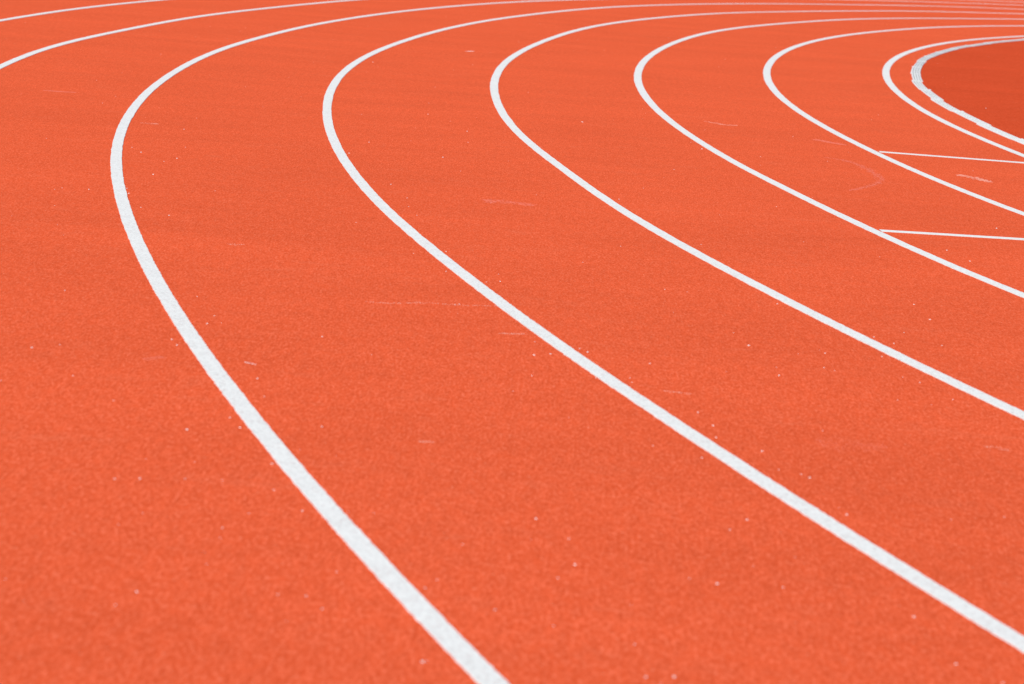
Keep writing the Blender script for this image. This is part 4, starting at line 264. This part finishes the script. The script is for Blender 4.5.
def plain(name, rgb, rough=.8, var=.12, scale=60.):
    m, nt, bs = new_mat(name)
    co = nt.nodes.new('ShaderNodeTexCoord').outputs['Object']
    n = noise(nt, co, scale, 3, .6)
    c = ramp(nt, n, [(.3, tuple(x * (1 - var) for x in rgb)), (.7, tuple(min(1, x * (1 + var)) for x in rgb))])
    nt.links.new(c, bs.inputs['Base Color']); bs.inputs['Roughness'].default_value = rough
    bs.inputs['Specular IOR Level'].default_value = .25
    return m
GRIT = plain('pale_grit', (.80, .74, .70))
CHALK = plain('chalky_rubber', (.80, .30, .21))
CHALK_FAINT = plain('faint_chalky_rubber', (.76, .150, .082))
CONCRETE = plain('concrete', (.36, .35, .33), .9, .15, 20)
GRASS = plain('grass_blades', (.055, .10, .03), .9, .35, 9)

# ------------------------------------------------------------------ track sheet
lines = {k: smooth_pts(extend([Vector(p) for p in v], 60), 1) for k, v in LINE_POINTS.items()}

def vis_step(p):
    d = p.length
    return .012 if d < 8 else .03 if d < 14 else .1 if d < 40 else .4

def strip(name, A, B, z, mat):
    """Surface between two open curves that run the same way."""
    n = 420
    def resample(P):
        L = [0]
        for i in range(len(P) - 1): L.append(L[-1] + (P[i + 1] - P[i]).length)
        out = []; j = 0
        for k in range(n + 1):
            s = L[-1] * k / n
            while j < len(P) - 2 and L[j + 1] < s: j += 1
            t = (s - L[j]) / max(L[j + 1] - L[j], 1e-9)
            out.append(P[j].lerp(P[j + 1], min(1, t)))
        return out
    a, b = resample(A), resample(B)
    v = [(p.x, p.y, z) for p in a] + [(p.x, p.y, z) for p in b]
    f = [(i, n + 1 + i, n + 2 + i, i + 1) for i in range(n)]
    o = link(name, v, f, mat)
    me = o.data
    if me.polygons[0].normal.z < 0:
        me.flip_normals()
    return o

def offset(P, d):
    return [p + n * d for p, n in zip(P, normals(P))]

# which side of a line is outwards? (away from the bend's centre)
CEN = Vector((29.3, 16.4))
mid = lines[3][len(lines[3]) // 2]
sgn = 1 if normals(lines[3])[len(lines[3]) // 2].dot(mid - CEN) > 0 else -1
kerb_line = lines[8]
outer_edge = smooth_pts(offset(lines[0], sgn * 2.4), 6)

ext = 400
link('ground', [(-ext, -ext, -.06), (ext, -ext, -.06), (ext, ext, -.06), (-ext, ext, -.06)], [(0, 1, 2, 3)], GRASS)
tag(bpy.data.objects['ground'], kind='structure')
tag(strip('running_track', outer_edge, kerb_line, 0.0, TRACK), kind='structure')
# the D-shaped area inside the kerb: darker, a centimetre lower
ker = kerb_line
v = [(p.x, p.y, -.003) for p in ker]
ap = link('infield_apron', v, [tuple(range(len(v)))], APRON)
if ap.data.polygons[0].normal.z < 0: ap.data.flip_normals()
tag(ap, kind='structure')
# concrete edging outside the outer lane
def block(name, P, w, z0, z1, mat):
    N = normals(P); v = []; f = []
    for p, n in zip(P, N):
        a = p + n * w / 2; b = p - n * w / 2
        v += [(a.x, a.y, z0), (a.x, a.y, z1), (b.x, b.y, z1), (b.x, b.y, z0)]
    for i in range(len(P) - 1):
        for k in range(3):
            f.append((4 * i + k, 4 * i + k + 1, 4 * i + 5 + k, 4 * i + 4 + k))
    o = link(name, v, f, mat)
    bm = bmesh.new(); bm.from_mesh(o.data); bmesh.ops.recalc_face_normals(bm, faces=bm.faces); bm.to_mesh(o.data); bm.free()
    return o
tag(block('edging', offset(outer_edge, sgn * .08), .15, -.06, .004, CONCRETE), kind='structure')

# ------------------------------------------------------------------ lane lines
LW = .058
names = {
 0: 'white lane line cutting the upper left corner, outermost of the curved lines',
 1: 'white lane line crossing the upper left, second from outside, nearly straight in view',
 2: 'broad white lane line bending down the left half to the bottom edge, largest curve',
 3: 'long white lane line bending down to the lower right corner, next inside the largest curve',
 4: 'white lane line through the middle, leaving the right edge halfway up the picture',
 5: 'white lane line from which the nearer and longer thin cross line starts',
 6: 'white lane line from which the farther, thinner cross line starts',
 7: 'thin white lane line running close beside the grey ribbed kerb',
}
for k in range(8):
    P = catmull(lines[k], vis_step)
    o = ribbon('lane_line', P, LW, .003, WHITE, rag=.0008)
    tag(o, names[k], 'lane line', 'white curved lane lines')

# thin cross lines (start marks), running inwards from a lane line to the next
for (p, u), lab in zip(CROSS, ('thin white cross line in the inner lane, the farther one, ending near the kerb line',
                               'thin white cross line in the second lane, the nearer one at the right edge')):
    p = Vector(p); u = Vector(u)
    P = [p + u * (.022 + .02 * i) for i in range(57)]
    o = ribbon('start_mark', P, CW, .0022, WHITE, rag=.0008)
    tag(o, lab, 'start line', 'thin start marks across the lanes')

# ------------------------------------------------------------------ kerb
kroot = bpy.data.objects.new('kerb_rail', None); col.objects.link(kroot)
kroot.location = (*lines[8][len(lines[8]) // 2], 0)
tag(kroot, 'pale grey ribbed kerb rail in short jointed pieces round the darker inner area', 'kerb')
KW, KH = .094, .0075
def kerb_profile(w):
    h = w / 2
    g = []
    top = KH
    pts = [(-h, -.003), (-h, top - .005), (-h + .004, top - .001), (-h + .008, top)]
    for c in (-.026, 0, .026):
        pts += [(c - .0075, top), (c - .0055, top - .004), (c + .0055, top - .004), (c + .0075, top)]
    pts += [(h - .008, top), (h - .004, top - .001), (h, top - .005), (h, -.003)]
    return pts
def sweep(name, P, prof, mat, parent, shift=0., bulge=None):
    N = normals(P); m = len(prof); v = []; f = []
    org = parent.location
    for i, (p, n) in enumerate(zip(P, N)):
        b = bulge(i, len(P)) if bulge else 1.
        for (x, z) in prof:
            q = p + n * (x * b + shift)
            v.append((q.x - org.x, q.y - org.y, z))
    for i in range(len(P) - 1):
        for k in range(m - 1):
            f.append((m * i + k, m * i + k + 1, m * (i + 1) + k + 1, m * (i + 1) + k))
    f.append(tuple(range(m))); f.append(tuple(range(m * (len(P) - 1), m * len(P))))
    o = link(name, v, f, mat, parent)
    me = o.data; uvl = me.uv_layers.new(name='UVMap'); st = (P[1] - P[0]).length
    for lp in me.loops:
        i_, k_ = divmod(lp.vertex_index, m)
        uvl.data[lp.index].uv = (i_ * st, prof[k_][0])
    bm = bmesh.new(); bm.from_mesh(me); bmesh.ops.recalc_face_normals(bm, faces=bm.faces); bm.to_mesh(me); bm.free()
    return o
KP = catmull(smooth_pts(kerb_line, 1), .05)
# keep the part of the rail about the bend
lo = next(i for i, p in enumerate(KP) if (p - Vector((3.5, 13))).length < 40)
SEG = 20   # one metre
i = 0
best = range(0, len(KP) - SEG, SEG)
cnt = 0
for i in best:
    P = KP[i:i + SEG + 1]
    dist = P[10].length
    if dist > 62: continue
    cnt += 1
    sh = random.choice((-1, 1)) * random.uniform(.004, .012); tw = random.uniform(-.005, .005)
    N = normals(P)
    Q = [p + n * (sh + tw * (j / SEG - .5) * 2) for j, (p, n) in enumerate(zip(P, N))]
    wide = lambda a, n: 1.0
    Q = [q + n * (sgn * .020) for q, n in zip(Q, N)]
    seg = sweep('kerb_segment', Q, kerb_profile(KW + random.uniform(-.004, .004)), KERB, kroot)
    # joint sleeve, a little wider and prouder than the rail
    c = KP[max(0, i - 1):i + 2]
    pr = [(x * 1.12, z + (.0022 if z > 0 else 0)) for x, z in kerb_profile(KW)]
    if len(c) > 2:
        c = [c[0].lerp(c[1], .45), c[1], c[1].lerp(c[2], .55)]
        sweep('joint_sleeve', c, pr, KERB, kroot, shift=sh * .5 + sgn * .020)
print('kerb segments', cnt)

# ------------------------------------------------------------------ pale grit and scuffs
def chip(v, f, x, y, z, s, el=1., ang=0., flat=.45):
    n = random.choice((5, 6))
    base = len(v)
    ca, sa = math.cos(ang), math.sin(ang)
    for ring, (rr, zz) in enumerate(((.85, 0.), (1., .45), (.6, 1.))):
        for k in range(n):
            a = 2 * math.pi * k / n + random.uniform(-.25, .25) + ring * .2
            r = s * rr * random.uniform(.8, 1.15)
            px, py = r * math.cos(a) * el, r * math.sin(a)
            v.append((x + px * ca - py * sa, y + px * sa + py * ca, z + s * flat * 2 * zz * random.uniform(.85, 1.1)))
    for ring in range(2):
        for k in range(n):
            a = base + ring * n + k; b = base + ring * n + (k + 1) % n
            f.append((a, b, b + n, a + n))
    f.append(tuple(base + 2 * n + k for k in range(n)))

v, f = [], []
for (x, y) in SPECKS:
    d = math.hypot(x, y)
    s = random.uniform(.5, .95) * (.0026 + .00018 * d)
    chip(v, f, x, y, .0, s, random.uniform(1, 1.5), random.uniform(0, 6.28))
for _ in range(450):                                   # finer dust, anywhere on the bend
    d = 3 + 22 * random.random() ** 1.4; a = R(90) + random.uniform(-.55, .5)
    chip(v, f, d * math.cos(a), d * math.sin(a), 0, random.uniform(.0008, .0017) * (1 + d * .03), 1.2, random.uniform(0, 6))
tag(link('pale_grit', v, f, GRIT), kind='stuff')

def scuff(key, mat, count, width, s, label, z=0.0, heavy=None):
    P = catmull([Vector(p) for p in SCUFFS[key]], .01)
    N = normals(P); v, f = [], []
    for _ in range(count):
        t = random.random() if not heavy else random.choice(heavy) + random.gauss(0, .06)
        i = max(0, min(len(P) - 1, int(t * len(P))))
        o_ = random.gauss(0, width) * (1.2 - abs(t - .4))
        q = P[i] + N[i] * o_
        tdir = (P[min(i + 1, len(P) - 1)] - P[max(i - 1, 0)])
        chip(v, f, q.x, q.y, z, s * random.uniform(.5, 1.2), random.uniform(1., 2.4), math.atan2(tdir.y, tdir.x) + random.gauss(0, .3), .06)
    tag(link('scuff_mark', v, f, mat), label, 'scuff mark', 'pale scuffs on the red surface')

C_, F_ = CHALK, CHALK_FAINT
scuff('long', C_, 170, .007, .0024, 'long broken pale scuff lying level beside the second big curve')
scuff('curved', C_, 70, .012, .0060, 'thin bent pale scuff in the lane above the middle right curve')
scuff('upper', F_, 300, .016, .0070, 'faint pale scuff just left of where the farther cross line starts')
scuff('right', C_, 200, .018, .0065, 'bright pale scuff between the two thin cross lines at the right')
scuff('dash', GRIT, 60, .0012, .0022, 'short cream dash just right of the largest curve')
scuff('near', C_, 35, .004, .0022, 'short pale dash between the two large curves, low in the picture')
scuff('left', C_, 60, .016, .0035, 'small pale smear just right of the largest curve, high up')
scuff('ring', F_, 620, .014, .0050, 'faint round tyre scuff left of the two thin cross lines')
scuff('mid', F_, 200, .028, .0055, 'faint level scuff in the lane right of the second big curve')
scuff('low', C_, 60, .006, .0026, 'small pale smear just left of the second big curve at mid height')
scuff('spot', C_, 50, .006, .0024, 'small pale spot between the two large curves')
scuff('inleft', F_, 120, .010, .0024, 'pale blotch left of the largest curve at mid height')
scuff('tail', C_, 45, .004, .0024, 'short pale dash with a fading tail between two lane lines in the centre')
scuff('edge', C_, 50, .012, .0018, 'dotted pale mark near the right edge above the lower corner line')
scuff('far', GRIT, 60, .006, .0060, 'tiny bright far mark in the lane between the third and fourth lines')
scuff('fleft', F_, 350, .010, .0055, 'faint level scuff near the left edge, high up')
scuff('patch', F_, 300, .035, .0020, 'faint pale patch in the wide lane at the lower right')

# ------------------------------------------------------------------ light
EL, AZ = R(SUN_EL), SUN_AZ   # AZ: compass direction (x, y) towards the sun
w = bpy.data.worlds.new('World'); scene.world = w; w.use_nodes = True
nt = w.node_tree
bg = nt.nodes.get('Background') or nt.nodes.new('ShaderNodeBackground')
sky = nt.nodes.new('ShaderNodeTexSky'); sky.sky_type = 'NISHITA'; sky.sun_disc = False
sky.sun_elevation = EL
sky.sun_rotation = math.atan2(AZ[0], AZ[1])
nt.links.new(sky.outputs[0], bg.inputs[0]); bg.inputs[1].default_value = SKY
sun = bpy.data.lights.new('sun', 'SUN'); sun.energy = SUN; sun.angle = R(.53); sun.color = SUNC
so = bpy.data.objects.new('sun', sun); col.objects.link(so)
d = Vector((AZ[0], AZ[1], 0)).normalized() * math.cos(EL) + Vector((0, 0, math.sin(EL)))
so.rotation_euler = d.to_track_quat('Z', 'Y').to_euler()
so.location = d * 50

# ------------------------------------------------------------------ camera
cam = bpy.data.cameras.new('camera'); co_ = bpy.data.objects.new('camera', cam); col.objects.link(co_)
F_PX, PITCH, ROLL, HEIGHT = 1965.326, .224226, .0732146, 1.5303
cam.sensor_width = 36; cam.lens = F_PX / 1024 * 36
cam.clip_start = .05; cam.clip_end = 2000
fwd = Vector((0, math.cos(PITCH), -math.sin(PITCH))); up0 = Vector((0, math.sin(PITCH), math.cos(PITCH))); rt0 = Vector((1, 0, 0))
c, s = math.cos(ROLL), math.sin(ROLL)
rt = rt0 * c + up0 * s; up = -rt0 * s + up0 * c
co_.matrix_world = Matrix(((rt.x, up.x, -fwd.x, 0), (rt.y, up.y, -fwd.y, 0), (rt.z, up.z, -fwd.z, HEIGHT), (0, 0, 0, 1)))
cam.dof.use_dof = True; cam.dof.focus_distance = FOCUS; cam.dof.aperture_fstop = FSTOP
scene.camera = co_

scene.view_settings.view_transform = 'Standard'; scene.view_settings.look = 'None'
scene.view_settings.gamma = 1; scene.view_settings.use_curve_mapping = False
scene.view_settings.exposure = EXPOSURE
